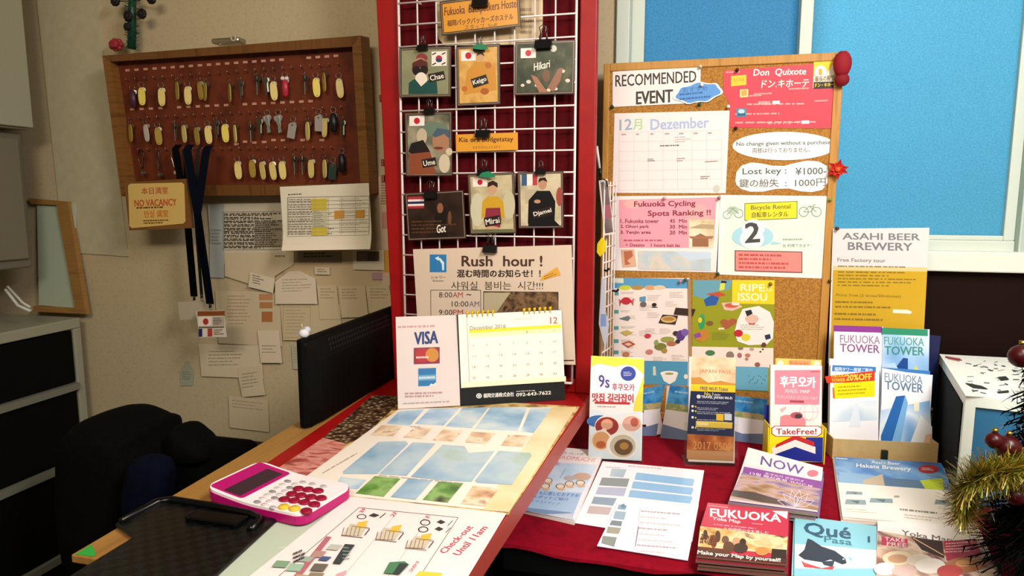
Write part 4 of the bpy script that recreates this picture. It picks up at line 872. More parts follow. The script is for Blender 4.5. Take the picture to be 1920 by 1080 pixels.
c.p(712, 752, 1640, 745, 6, '#5a1a1e')
c.finish('rush hour shower notice clipped to the bottom of the wire grid', 'notice')
# binder clips
def clip_proto():
    r = thing('binder_clip', 'clip', 'binder clip', (0, 0, 0)); k = mat('#0c0b0c', 0.35)
    a = MB(); a.prism([(-0.010, -0.004), (0.010, -0.004), (0.002, 0.010), (-0.002, 0.010)][::1], -0.0135, 0.0135, k, TR((0, 0, -0.008)) @ Matrix(((0, 0, 1, 0), (1, 0, 0, 0), (0, 1, 0, 0), (0, 0, 0, 1)))); a.build('body', r, world=False)
    for sgn in (-1, 1):
        a = MB(); s2 = 0.006; tp = 0.024
        a.tube([(-0.006, sgn * 0.003, 0.002), (-0.004, sgn * 0.005, 0.012), (-0.0055, sgn * 0.0065, 0.020), (0, sgn * 0.007, tp), (0.0055, sgn * 0.0065, 0.020), (0.004, sgn * 0.005, 0.012), (0.006, sgn * 0.003, 0.002)], 0.0009, mat('#6a6460', 0.3, 1.0), n=5); a.build('handle', r, world=False)
    return r
cp = clip_proto(); first = True
for x, y, lab, sc_, gr in ((208, 200, 'black binder clip holding the card of the person in goggles', 1.0, None), (448, 203, 'dark green binder clip on the orange-robe card', 1.0, 1), (718, 182, 'big black binder clip on the crowd card at the top right', 1.45, None), (237, 468, 'black binder clip with raised wire handles on the card at the left edge, middle height', 1.0, None), (463, 560, 'black binder clip holding the small orange name strip', 1.3, None), (466, 726, 'dark green binder clip on the yellow kimono card', 1.1, 1), (706, 724, 'black binder clip with silver handles on the black coat card', 0.9, None), (243, 818, 'black binder clip on the dark striped-flag card', 1.2, None), (494, 1045, 'black binder clip holding the rush hour notice', 1.3, None), (452, 8, 'black binder clip at the top edge of the orange title plate', 1.4, None)):
    o = cp if first else dup(cp); first = False
    p = hit(PY(PC - 0.001), *V5(x, y)); o.location = (p.x, PC - 0.0012, p.z + 0.004); o.scale = (sc_,) * 3; o['label'] = lab; o['group'] = 'binder clips on the wire grid'
for x, y, lab in ((448, 196, 'green leaf-shaped tag under the clip of the orange-robe card'), (478, 736, 'green leaf-shaped tag under the clip of the yellow kimono card')):
    c = Card('green_tag', PY(PC - 0.0135), V5, [(x - 30, y - 10), (x + 30, y - 12), (x + 28, y + 16), (x - 28, y + 16)], '#1f7a52', t=0.001, outline=[(x - 34, y + 8), (x - 20, y - 8), (x + 8, y - 14), (x + 30, y - 2), (x + 36, y + 10), (x + 10, y + 14), (x - 12, y + 12)]); c.finish(lab, 'tag')

# ================================================================== on the counter's far end
# card stand
bl, br = V6(595, 1040), V6(962, 1020); PV = lean(bl, br, CZ + 0.003, 12)
t_ = thing('card_stand', 'clear acrylic stand with a pink-white sheet of three payment card logos', 'sign stand', hit(PZ(CZ), *V6(780, 1030)))
c = Card('sheet', PV, V6, [(573, 490), (944, 478), (962, 1018), (596, 1038)], '#eddcd8', t=0.0006, rough=0.3)
c.lines(590, 540, 925, 530, 22, 1, '#d8a8a8', 3); VB = '#3a4a80'
c.t('VISA', 690, 582, 828, 572, 74, VB, 0.035); c.p(687, 676, 838, 671, 94, '#a83a50'); c.e(740, 718, 45, 42, '#c04048'); c.e(795, 716, 40, 42, '#d8924a'); c.lines(700, 722, 775, 720, 20, 1, '#f0dcd4', 2); c.box([(687, 676), (838, 671), (838, 765), (687, 770)], 4, '#7a4a5a')
c.p(712, 797, 818, 793, 106, '#3f7fb8'); c.p(712, 836, 818, 832, 34, '#6fa8d0'); c.lines(718, 842, 814, 838, 20, 1, '#dce8ee', 2, wd=0.7); c.poly([(775, 902), (790, 885), (800, 892), (818, 878), (818, 899)], '#e8eef0')
c.lines(632, 938, 905, 930, 36, 2, '#c89a98', 5); c.lines(622, 1000, 925, 985, 14, 1, '#c0a8a8', 6); c.finish(parent=t_)
c = Card('acrylic_front', PV, V6, [(570, 487), (947, 475), (965, 1021), (592, 1041)], clear(), t=0.002, lift=0.0035); c.finish(parent=t_)
m = MB(); L_, R_ = hit(PZ(CZ), *bl), hit(PZ(CZ), *br); u_ = (R_ - L_).normalized(); n_ = Vector((0, 0, 1)).cross(u_)
q = [L_ - n_ * 0.012, R_ - n_ * 0.012, R_ + n_ * 0.035, L_ + n_ * 0.035]; m.prism([(p.x, p.y) for p in q], CZ + 0.0001, CZ + 0.003, clear()); m.build('acrylic_foot', t_)
# desk calendar
bl, br = V6(963, 1026), V6(1582, 985); PCAL = lean(bl, br, CZ, 10)
t_ = thing('desk_calendar', 'white desk calendar with yellow rings on a black stand, open at December', 'calendar', hit(PZ(CZ), *V6(1270, 1005)))
c = Card('stand', PCAL, V6, [(942, 478), (1562, 446), (1588, 985), (964, 1024)], '#171a1a', t=0.0025, rough=0.4)
c.e(1074, 960, 17, 15, '#e6e2da'); c.ring(1074, 960, 11, 9, 0.35, '#171a1a'); c.t('福岡交通株式会社', 1100, 946, 1282, 936, 26, '#e6e2da', 0.02); c.t('092-643-7622', 1296, 944, 1502, 930, 20, '#e6e2da', 0.03); c.lines(1296, 930, 1465, 920, 8, 1, '#c8c4bc', 3)
c.finish(parent=t_)
c = Card('page', PCAL, V6, [(945, 478), (1560, 447), (1588, 874), (972, 912)], '#efe8da', t=0.002, lift=0.0025, rough=0.4)
c.p(1015, 566, 1562, 534, 20, '#f0d838'); c.p(1015, 586, 1562, 554, 26, '#f8eeb0'); c.t('December 2016', 1020, 545, 1232, 532, 24, '#8a7a5a', 0.01); c.t('12', 1498, 492, 1540, 490, 38, '#b8705a', 0.03)
c.line(1000, 480, 1018, 905, 3, '#d0a090'); c.lines(1280, 500, 1440, 492, 12, 1, '#d8c8b0', 3, wd=0.4)
import calendar as _cal
days = [(i, (i + 3) // 7, (i + 3) % 7) for i in range(1, 32)]
for d, r, k in days:
    x, y = 1035 + k * 80, 590 + r * 64 - k * 4.2; c.t(str(d), x, y, x + (9 if d < 10 else 19), y - 1, 13, '#a8a090' if k else '#d0a098', 0.0)
c.p(972, 880, 1590, 843, 30, '#f6ecc4'); c.finish(parent=t_)
N_ = Vector(PCAL[1])
for grp in ((1008, 1160, 478, 470), (1345, 1500, 460, 450)):
    m = MB()
    for k in range(6):
        x = grp[0] + (grp[1] - grp[0]) * k / 5; y = grp[2] + (grp[3] - grp[2]) * k / 5
        p = hit(PCAL, *V6(x, y)); m.torus(0.0075, 0.0012, mat('#e0b820', 0.3), TR(p + Vector((0, 0.001, 0.001)), (0, 0, PI / 2)), 14, 6)
        m.tube([p + Vector((-0.003, -0.004, 0.006)), p + Vector((0.003, -0.004, 0.006))], 0.0035, mat('#e0b820', 0.3), n=6)
    m.build('ring_binding', t_)
L_ = hit(PZ(CZ), *bl); R_ = hit(PZ(CZ), *br)
m = MB(); topL, topR = hit(PCAL, *V6(942, 478)), hit(PCAL, *V6(1562, 446)); bk_ = Vector((0, 0.115, 0)); off = -N_ * 0.004
vs = [topL + off, topR + off, Vector((R_.x - 0.004, R_.y + 0.026, CZ + 0.001)), Vector((L_.x - 0.02, L_.y + 0.075, CZ + 0.001))]; th = Vector((0, 0.002, 0))
m.add([tuple(v) for v in vs] + [tuple(v + th) for v in vs], [(0, 1, 2, 3), (7, 6, 5, 4), (0, 4, 5, 1), (1, 5, 6, 2), (2, 6, 7, 3), (3, 7, 4, 0)], mat('#171a1a', 0.4)); m.build('rear_leg', t_)
# ================================================================== brochure table
TZ = 0.88
clothm = noisy('dark_red_tablecloth', ['#6e0216', '#86041c', '#7a0319'], 30, 0.8, 3, spec=0.1)
t_ = thing('display_table', 'low black table under the dark red cloth, right of the counter', 'table', (0.4, 1.5, 0))
m = MB(); m.box(-0.30, 1.05, 1.085, 1.86, TZ - 0.055, TZ - 0.004, mat('#08090a', 0.4)); m.build('table_top', t_, bevel=0.003)
m = MB(); m.box(-0.26, 1.02, 1.12, 1.14, 0.0, TZ - 0.055, mat('#07100d', 0.45)); m.build('front_panel', t_)
for x in (-0.24, 0.98): m = MB(); m.box(x - 0.02, x + 0.02, 1.80, 1.84, 0, TZ - 0.055, mat('#08090a', 0.4)); m.build('leg', t_)
m = MB(); xs = [-0.31 + 1.37 * i / 40 for i in range(41)]
R = random.Random(5); rings = []
for x in xs:
    wv = 0.003 * math.sin(x * 17) + 0.002 * math.sin(x * 41)
    rings.append([(x, 1.866, TZ - 0.003), (x, 1.866, TZ), (x, 1.092, TZ), (x, 1.080 + wv * 0.4, TZ - 0.003), (x, 1.075 + wv, TZ - 0.008), (x, 1.074 + wv, TZ - 0.012 + wv), (x, 1.077 + wv, TZ - 0.012 + wv), (x, 1.078 + wv, TZ - 0.008), (x, 1.086, TZ - 0.0032)])
m.loft(rings, clothm, smooth=False); o = m.build('tablecloth'); tag(o, 'dark red cloth covering the low display table', 'tablecloth')
def on_t(V, x, y, d=0.0): return hit(PZ(TZ + d), *V(x, y))

# ---- cork board
CY = 1.832
corkm = noisy('cork', ['#a06a28', '#b98338', '#8f5c20', '#c08e44'], 160, 0.8, 5); corkf = noisy('cork_board_frame', ['#a8742e', '#bf8a40', '#b27e36'], 8, 0.5, 5, (12, 1, 1))
t_ = thing('cork_board', 'tall cork notice board with a pale wood frame leaning at the window', 'notice board', (0.06, CY, TZ))
x0, x1, ztop_, fwid = -0.229, 0.347, 1.826, 0.020
m = MB(); m.box(x0, x0 + fwid * 0.8, CY - 0.004, CY + 0.018, TZ + 0.001, ztop_, corkf); m.box(x1 - fwid, x1, CY - 0.004, CY + 0.018, TZ + 0.001, ztop_, corkf); m.box(x0 + fwid * 0.8, x1 - fwid, CY - 0.004, CY + 0.018, ztop_ - fwid, ztop_, corkf); m.box(x0 + fwid * 0.8, x1 - fwid, CY - 0.004, CY + 0.018, TZ + 0.001, TZ + 0.02, corkf)
m.build('frame', t_, bevel=0.002)
m = MB(); m.box(x0 + fwid * 0.8, x1 - fwid, CY, CY + 0.014, TZ + 0.02, ztop_ - fwid, corkm); m.build('cork_sheet', t_)
PK = PY(CY - 0.0008)
GR = 'notices pinned on the cork board'
def pin_on(lab, V, cs, col, draw, name='notice', cat='notice', lift=0.0, outline=None, t=0.0005, rough=0.5):
    c = Card(name, PY(CY - 0.0008 - lift), V, cs, col, t=t, outline=outline, rough=rough); draw(c); return c.finish(lab, cat, GR)
def b1(c): c.t('RECOMMENDED', 124, 186, 472, 166, 50, '#3a3330', 0.014, down=(0.0, 1)); c.t('EVENT', 214, 258, 370, 248, 54, '#3a3330', 0.03)
pin_on('white event heading sheet with big black capitals at the top left of the cork board', V7, [(113, 170), (490, 148), (490, 304), (110, 324)], '#f0e2dc', b1, lift=0.0012)
def b2(c):
    pts = lambda f: [(480 + f * (105 + 6 * math.sin(5 * a)) * math.cos(a), 262 + f * (44 + 5 * math.sin(7 * a)) * math.sin(a) - 12 * f * math.cos(a)) for a in [2 * PI * k / 36 for k in range(36)]]
    c.poly(pts(0.9), '#5a94d0'); c.t('おすすめ', 415, 240, 520, 232, 20, '#3a5f9a', 0.0); c.lines(400, 262, 550, 248, 40, 2, '#3a62a0', 3, wd=0.4)
pin_on('blue cloud-shaped tag with a white rim over the corner of the event heading', V7, [(375, 215), (585, 205), (585, 308), (375, 312)], '#e8e4e4', b2, 'cloud_tag', lift=0.0032, outline=[(480 + (105 + 6 * math.sin(5 * a)) * math.cos(a), 262 + (44 + 5 * math.sin(7 * a)) * math.sin(a) - 12 * math.cos(a)) for a in [2 * PI * k / 36 for k in range(36)]])
def b3(c):
    c.t('12', 142, 378, 194, 374, 46, '#9fb0c4', 0.03); c.t('月', 200, 376, 238, 374, 46, '#a8cf9a', 0.02); c.t('Dezember', 276, 376, 526, 366, 46, '#a8b8d8', 0.03)
    c.gridl(140, 432, 580, 424, 250, 7, 6, 1.6, '#d8ccc8'); c.lines(316, 486, 440, 482, 10, 1, '#6a625e', 3); c.lines(262, 545, 300, 544, 14, 2, '#6a625e', 4); c.lines(388, 542, 430, 540, 20, 2, '#8a827e', 5, wd=0.4); c.lines(510, 556, 570, 552, 8, 1, '#8a827e', 6); c.lines(490, 620, 535, 618, 16, 2, '#8a827e', 6); c.lines(380, 450, 450, 446, 30, 3, '#c0b8b4', 8, wd=0.4)
    for i in range(7): c.lines(150 + i * 62, 436 - i, 175 + i * 62, 435 - i, 12, 1, '#b8a8a8', 30 + i)
    c.e(560, 675, 14, 16, '#c8c8b8')
pin_on('white monthly planner sheet headed by faint blue letters under the event heading', V7, [(117, 352), (613, 337), (602, 696), (114, 692)], '#f0e0dc', b3)
redn = '#d8404e'
def b4(c):
    c.t('Don  Quixote', 722, 160, 948, 154, 34, '#f8e0d8', 0.02, down=(-0.15, 1)); c.t('ドン.キホーテ', 757, 207, 960, 202, 34, '#f8dcd4', 0.02, down=(-0.15, 1))
    c.p(622, 190, 688, 184, 44, '#f0c030'); c.t('モバイル', 632, 200, 680, 197, 14, '#b8602a', 0.01); c.p(660, 248, 696, 246, 34, '#f0d890'); c.p(666, 252, 690, 250, 24, '#e8a040')
    for x, y, x2, s_ in ((600, 168, 700, 1), (720, 262, 800, 2), (690, 306, 1065, 3), (640, 348, 930, 4), (640, 385, 1065, 5), (870, 240, 965, 6), (980, 292, 1066, 7), (700, 270, 770, 9)): c.lines(x, y, x2, y - 4, 12, 1, '#f0a098', s_)
    c.t('歓迎割引', 740, 298, 790, 297, 15, '#f8d0c8', 0.01); c.t('ポイントカード', 780, 385, 920, 382, 14, '#f8d0c8', 0.01); c.p(800, 297, 832, 296, 14, '#f8e8e0'); c.p(925, 382, 958, 381, 14, '#f8e8e0')
    c.p(646, 330, 688, 329, 36, '#4a88a8'); c.e(667, 342, 14, 9, '#b8d0d0'); c.p(650, 352, 684, 351, 10, '#2f5a7a')
pin_on('red discount shop poster with white lettering at the top right of the cork board', V7, [(592, 164), (1068, 122), (1072, 420), (618, 412)], redn, b4, 'poster', 'poster', outline=[(590, 166), (1068, 130), (1072, 415), (620, 412), (612, 300), (590, 260)])
def b5(c):
    c.p(978, 122, 1066, 116, 66, '#ecc41c'); c.e(1008, 172, 26, 28, '#f4e4d8'); c.p(1000, 160, 1014, 159, 26, '#c8a020'); c.poly([(1030, 185), (1060, 140), (1078, 185)], '#f0e0d0'); c.t('最長の殿堂', 984, 190, 1068, 186, 24, '#4a3a28', 0.01)
    c.p(978, 216, 1082, 212, 28, '#2a2018'); c.t('ドン・キホーテ', 984, 222, 1078, 217, 16, '#f0c82a', 0.02)
pin_on('small yellow, white and black shop card at the corner of the red poster', V7, [(977, 118), (1072, 112), (1082, 236), (977, 242)], '#e8d8b8', b5, 'shop_card', 'card', lift=0.0012)
def b6(c): c.t('No change given without a purchase.', 645, 474, 1055, 466, 22, '#5a6a68', 0.02); c.t('両替は行っておりません。', 714, 500, 962, 496, 22, '#6a6a66', 0.01)
pin_on('white oval card about change, below the red poster', V7, [(628, 430), (1074, 430), (1074, 552), (628, 552)], '#f0eae4', b6, 'oval_sign', 'sign', outline=[(851 + 223 * math.cos(a), 491 + 61 * math.sin(a)) for a in [2 * PI * k / 40 for k in range(40)]], t=0.001)
def b7(c):
    c.t('Lost key :', 672, 588, 860, 584, 34, '#5a6a66', 0.02); c.t('¥1000-', 900, 586, 1032, 582, 30, '#5a6a66', 0.02); c.t('鍵の紛失  :', 658, 634, 860, 632, 36, '#6a6a68', 0.01); c.t('1000円', 898, 634, 1030, 630, 34, '#6a6a68', 0.01)
pin_on('white wavy-edged card giving the lost key fee', V7, [(641, 556), (1045, 556), (1045, 690), (641, 690)], '#f2ece6', b7, 'wavy_sign', 'sign', outline=[(641, 640), (645, 605), (668, 575), (710, 562), (750, 566), (800, 576), (850, 577), (900, 564), (950, 554), (1000, 558), (1035, 578), (1046, 610), (1040, 648), (1015, 680), (970, 690), (920, 686), (870, 674), (815, 676), (760, 688), (705, 688), (665, 676), (645, 658)], t=0.001)
def b8(c):
    c.poly([(138, 723), (560, 712), (546, 930), (140, 930)], '#f0a0ac'); c.e(200, 740, 40, 20, '#f4b0a8'); c.e(480, 800, 50, 60, '#f2aaa8'); c.t('Fukuoka Cycling', 205, 730, 468, 726, 30, '#8a3448', 0.03); c.t('Spots Ranking !!', 264, 770, 534, 766, 30, '#8a3448', 0.03)
    for i, (a, b) in enumerate((('1. Fukuoka tower', '45  Min'), ('2. Ohori park', '30  Min'), ('3. Tenjin area', '20  Min'))):
        y = 806 + i * 25; c.t(a, 146, y, (310, 268, 276)[i], y, 17, '#8a3448', 0.025); c.t(b, 358, y, 432, y, 16, '#8a3448', 0.025)
    c.lines(160, 892, 410, 892, 12, 1, '#c05a6a', 3); c.t('+ Dessito    1 hours bait lat', 168, 910, 402, 912, 14, '#a04458', 0.02)
    c.poly([(440, 808), (548, 808), (546, 930), (440, 930)], ph('photo_temple', ['#c8a878', '#e8d8b4', '#f0e4cc'], 20)); c.poly([(455, 885), (490, 868), (525, 885), (525, 925), (455, 925)], '#9a6a4a'); c.poly([(440, 880), (548, 880), (540, 890), (448, 890)], '#a87050'); c.poly([(440, 845), (490, 828), (548, 830), (548, 850)], '#b8a078')
    c.poly([(222, 942), (535, 948), (535, 1028), (222, 1022)], noisy('photo_skyline', ['#c8c8b8', '#dcd0c0', '#b8ccd4', '#cbb89c'], 14, 0.4, 6)); c.poly([(380, 944), (535, 948), (535, 975), (440, 985)], '#c8d8e4')
    c.poly([(148, 938), (205, 936), (215, 1010), (155, 1014)], '#dcae90'); c.poly([(160, 945), (195, 942), (200, 965), (175, 985), (190, 1000), (165, 1005)], '#b86a4a')
pin_on('white laminated sheet with a pink cycling spots ranking', V7, [(112, 708), (582, 703), (556, 1036), (106, 1026)], '#f0e4de', b8, 'cycling_notice')
def b9(c):
    c.poly([(598, 718), (1035, 716), (1030, 1045), (590, 1030)], noisy('pale_green_print', ['#dcead0', '#e4efdc', '#d4e6d4'], 5, 0.5, 2)); c.p(680, 738, 908, 728, 76, '#5a6a3a'); c.p(683, 741, 905, 731, 70, '#ecd92c')
    c.t('Bicycle Rental', 708, 748, 878, 742, 24, '#7a7430', 0.02); c.t('自転車レンタル', 712, 776, 868, 772, 24, '#6a6430', 0.015)
    for cx, cy, r_ in ((605, 788, 18), (655, 782, 20), (935, 775, 22), (990, 775, 22)): c.ring(cx, cy, r_, r_, 0.16, '#8a9a8a')
    c.e(630, 768, 26, 18, '#b8c8b0')
    for q in ((935, 775, 958, 750), (958, 750, 990, 775), (935, 775, 965, 775), (965, 775, 980, 748), (958, 750, 980, 752), (975, 745, 988, 744), (605, 788, 630, 762), (630, 762, 655, 782), (615, 760, 640, 758)): c.line(*q, 3, '#8a9a8a')
    c.e(715, 880, 90, 48, '#a8d4e0'); c.poly([(800, 900), (840, 912), (790, 915)], '#a8d4e0'); c.e(718, 845, 50, 38, '#f2eeea'); c.e(712, 892, 52, 44, '#f2eeea'); c.t('2', 684, 824, 744, 820, 84, '#4a4648', 0.035)
    c.lines(845, 888, 972, 886, 12, 1, '#a8b8a0', 3); c.t('台 利用できます！', 845, 912, 968, 912, 15, '#9aa898', 0.0)
    c.poly([(638, 940), (929, 946), (929, 1038), (638, 1030)], '#7a4a4a'); c.poly([(642, 944), (925, 950), (925, 1034), (642, 1026)], '#ee8a80'); c.lines(655, 952, 880, 956, 70, 4, '#c0504e', 5, wd=0.5)
pin_on('pale green bicycle rental sheet with a big number two on a white cloud', V7, [(578, 706), (1065, 703), (1053, 1068), (556, 1040)], '#f2ece2', b9, 'rental_notice')
# lower map posters
def foods(c, L):
    for x, y, rx_, ry_, col in L: c.e(x, y, rx_, ry_, col)
def b10(c):
    c.poly([(125, 80), (512, 88), (512, 134), (125, 132)], '#5a9cc4'); c.p(128, 82, 182, 84, 24, '#d8dcc8')
    for x, col in ((190, '#c8cf3a'), (250, '#b08a4a'), (315, '#d8a070'), (360, '#e0c8a8')): c.e(x, 130, 30, 12, col)
    for i, y in enumerate((150, 240, 320, 385, 440)): c.p(135, y, 158, y, 18, '#5a9a9a'); c.lines(170, y, 240, y, 12, 2, '#c0b4a8', i); c.lines(200, y + 26, 245, y + 26, 20, 3, '#d0c4b8', i + 9)
    for i, (x, y) in enumerate(((262, 215), (390, 195), (300, 165), (300, 250), (360, 330), (260, 340), (410, 150), (290, 330), (330, 470), (420, 460))): c.lines(x, y, x + 70, y, 30, 4, '#d0c4b8', i, wd=0.4)
    c.e(195, 195, 24, 18, '#c02a3a')
    for k in range(4): c.line(180 - k * 4, 200, 158 + k * 2, 188 + k * 10, 4, '#c02a3a'); c.line(210 + k * 4, 200, 236 - k * 2, 186 + k * 10, 4, '#c02a3a')
    c.poly([(262, 176), (292, 172), (292, 196), (262, 198)], '#5a94b4'); c.e(280, 212, 16, 14, '#6a6460'); c.e(334, 214, 12, 9, '#2c2420'); c.p(322, 224, 350, 224, 4, '#4a3c34')
    c.poly([(160, 282), (205, 268), (218, 278), (205, 294)], '#6a7478'); c.poly([(165, 350), (200, 338), (228, 352), (195, 368)], '#c0aa5a'); c.poly([(172, 404), (210, 392), (242, 408), (205, 426)], '#b04a30'); c.poly([(185, 408), (208, 400), (226, 410), (205, 418)], '#e0b8a0')
    c.poly([(440, 228), (538, 236), (525, 270), (430, 262)], '#3a2a22'); c.poly([(375, 262), (452, 268), (438, 312), (355, 304)], '#3c3024'); c.e(405, 286, 38, 17, '#d8b070'); c.e(405, 284, 30, 10, '#b0803c'); c.e(302, 368, 16, 11, '#c8344a')
    foods(c, [(365, 420, 30, 18, '#7a7a3a'), (400, 385, 34, 14, '#9a9a4a'), (420, 405, 24, 12, '#b06a4a'), (440, 355, 14, 12, '#3a3428'), (465, 365, 22, 26, '#5a3a7a'), (485, 350, 18, 18, '#7a5aa0'), (450, 395, 12, 10, '#2c2c34'), (385, 440, 14, 12, '#a88a3a'), (345, 400, 10, 14, '#8a9a5a'), (310, 446, 18, 12, '#c87a70'), (195, 458, 18, 12, '#c07a50')])
    c.poly([(285, 490), (500, 494), (500, 612), (285, 604)], '#4f94b4'); c.poly([(365, 552), (452, 552), (438, 590), (410, 606), (382, 590)], '#ece4dc'); c.e(408, 552, 44, 12, '#f2eae2'); c.e(408, 554, 22, 6, '#9aa060'); c.poly([(328, 518), (340, 518), (344, 562), (328, 562)], '#c8d4c8'); c.e(490, 568, 10, 12, '#e4dcd4')
    c.poly([(125, 485), (285, 490), (285, 604), (150, 600)], '#e8dcd0')
pin_on('white food map poster with crab and fish pictures low on the cork board', V8, [(125, 80), (508, 86), (508, 614), (140, 606)], '#efdfd6', b10, 'map_poster', 'poster')
def b11(c):
    c.poly([(528, 92), (720, 92), (705, 140), (640, 150), (590, 190), (528, 170)], '#6aa0b0'); c.poly([(720, 92), (928, 94), (928, 212), (718, 208)], '#ecd024'); c.t('RIPE', 760, 112, 880, 114, 34, '#f8efb8', 0.04); c.t('IS', 890, 122, 915, 122, 26, '#f4e890', 0.04); c.t('ISSOU', 748, 156, 890, 158, 38, '#f8efb8', 0.04)
    c.poly([(590, 160), (655, 150), (690, 165), (640, 180)], '#c05030'); c.poly([(578, 190), (620, 165), (655, 180), (640, 215), (590, 222)], '#2f5aa0'); c.poly([(660, 110), (685, 105), (680, 140), (655, 145)], '#d8d84a'); c.poly([(665, 96), (692, 98), (690, 108), (664, 106)], '#241c18')
    c.poly([(665, 205), (740, 200), (770, 225), (720, 245), (680, 240)], '#e0b8a0'); c.e(715, 218, 34, 12, '#c8604a'); c.e(735, 210, 20, 8, '#f0dcc8'); c.e(568, 300, 16, 36, '#2f9a5a'); c.e(560, 290, 10, 14, '#e0c83a'); c.e(572, 270, 10, 10, '#3aa06a'); c.e(608, 306, 18, 12, '#7a5a2a')
    for x, y in ((680, 300), (710, 305), (690, 318), (722, 296)): c.e(x, y, 20, 14, '#a85a3a')
    c.poly([(545, 345), (600, 335), (610, 370), (570, 400), (535, 385)], '#c08030'); c.poly([(530, 360), (560, 350), (566, 372), (535, 380)], '#8a4a9a'); c.lines(620, 350, 720, 350, 40, 5, '#7a8430', 3, wd=0.3); c.p(650, 328, 680, 327, 10, '#e8d8a8')
    c.poly([(770, 235), (850, 220), (905, 250), (925, 300), (920, 380), (890, 410), (800, 414), (745, 395), (730, 350), (745, 290)], '#f2e8e0')
    c.poly([(790, 290), (842, 288), (830, 312), (802, 312)], '#b0503a'); c.e(816, 284, 34, 22, '#e0b8a8'); c.poly([(782, 245), (812, 238), (820, 258), (792, 272)], '#2a2830'); c.lines(760, 310, 900, 312, 30, 3, '#b8aca0', 4, wd=0.4)
    c.e(750, 355, 22, 18, '#c02a30'); c.e(786, 375, 22, 18, '#e0cc3a'); c.poly([(878, 365), (905, 358), (910, 380), (885, 388)], '#2c3450')
    c.poly([(520, 420), (922, 428), (922, 526), (520, 516)], '#f2dfd2'); c.e(610, 452, 24, 14, '#4a7a50')
    foods(c, [(708, 464, 20, 20, '#8a7a6a'), (755, 464, 12, 13, '#b06a70'), (795, 464, 14, 10, '#c07a6a'), (843, 510, 14, 12, '#9a5a58'), (760, 430, 14, 8, '#8a7a5a'), (815, 434, 12, 8, '#c09a88'), (875, 412, 12, 12, '#6a3a30'), (790, 482, 9, 8, '#b87a70'), (870, 434, 5, 4, '#3a2c28'), (858, 446, 5, 4, '#3a2c28'), (690, 500, 9, 7, '#b09080')])
    c.poly([(735, 518), (895, 522), (895, 640), (735, 632)], '#6aaac4')
    for k in range(14): c.e(800 + (k % 5) * 20 + (k % 3) * 5, 565 + (k // 5) * 16 + (k % 2) * 5, 2.5, 2.5, '#3a3a48', n=8)
pin_on('olive green food map poster with a yellow block, on the lower cork board', V8, [(524, 90), (928, 94), (920, 642), (520, 632)], '#96981f', b11, 'map_poster', 'poster')
c = Card('wooden_strip', PY(CY - 0.004), V8, [(505, 92), (520, 92), (516, 500), (500, 500)], '#a8845a', t=0.003); c.finish('thin wooden strip between the two food map posters', 'strip')
# brewery poster
c = Card('poster', PY(1.822), W1, [(362, 58), (770, 68), (740, 640), (345, 640)], '#dcd6d4', t=0.0006, rough=0.3)
c.poly([(364, 232), (762, 238), (740, 640), (352, 640)], '#c8a02a'); c.poly([(364, 222), (762, 228), (762, 246), (364, 240)], '#d6c48a')
c.t('ASAHI BEER', 405, 82, 730, 86, 28, '#7a7c80', 0.03); c.t('BREWERY', 428, 122, 698, 126, 32, '#7a7c80', 0.03); c.t('Free Factory tour', 383, 188, 585, 192, 20, '#8a8478', 0.02)
c.lines(384, 218, 680, 222, 12, 1, '#8a7a58', 2, wd=0.4); c.lines(384, 242, 730, 246, 70, 5, '#8a7030', 5, wd=0.35); c.t('Price: Free (3 times/30minutes)', 378, 338, 650, 344, 15, '#8a7030', 0.01); c.lines(374, 366, 620, 370, 40, 2, '#8a7030', 8, wd=0.35); c.lines(370, 415, 600, 420, 44, 2, '#8a7030', 9, wd=0.35); c.poly([(616, 405), (680, 407), (698, 416), (690, 424), (616, 420)], '#efe6cc')
c.finish('tall white and mustard factory tour poster pinned right of the cork board', 'poster')

# ---- push pins and decorations
def pin(V, x, y, col, lab, yy=CY - 0.0045):
    p = hit(PY(yy), *V(x, y)); m = MB(); m.lathe([(0.0045, 0), (0.0045, 0.0025), (0.0025, 0.004), (0.0025, 0.008), (0.0042, 0.0095), (0.0042, 0.011)], mat(col, 0.3), 10, TR(p + Vector((0, 0.004, 0)), (PI / 2, 0, 0))); tag(m.build('push_pin'), lab, 'push pin', 'push pins on the cork board')
for x, y, col, lab in ((110, 322, '#1f4a34', 'dark green push pin at the lower left corner of the event heading'), (485, 312, '#1f4a34', 'dark green push pin under the blue cloud tag'), (610, 322, '#e0d8d0', 'white push pin at the upper right corner of the monthly planner'), (648, 165, '#4a1a14', 'dark brown push pin at the top of the red poster'), (642, 415, '#3a1a14', 'dark brown push pin at the lower left corner of the red poster'), (106, 712, '#2f5a34', 'green push pin at the top left of the pink cycling sheet'), (570, 715, '#a86a6a', 'dull pink push pin between the cycling sheet and the rental sheet'), (1048, 722, '#6a9a4a', 'pale green push pin at the top right of the bicycle rental sheet'), (565, 1042, '#1f4a34', 'dark green push pin below the joint of the cycling and rental sheets'), (496, 229, '#e8e0dc', 'white push pin on the blue cloud tag'), (335, 716, '#d8a0a0', 'pale pink push pin at the top middle of the cycling sheet'), (490, 150, '#c8c0a0', 'cream push pin at the top right corner of the event heading')):
    pin(V7, x, y, col, lab)
for x, y, col, lab in ((488, 92, '#4a5a3a', 'olive push pin at the top right of the crab map poster'), (462, 98, '#c88a8a', 'pink push pin on the blue strip of the crab map poster'), (908, 112, '#8a6a1a', 'brown push pin on the yellow block of the green map poster'), (1198, 95, '#5a3a1a', 'brown push pin on the cork below the rental sheet corner')): pin(V8, x, y, col, lab)
pin(W1, 381, 64, '#5a3a1a', 'brown push pin at the top left of the mustard factory poster', 1.818)
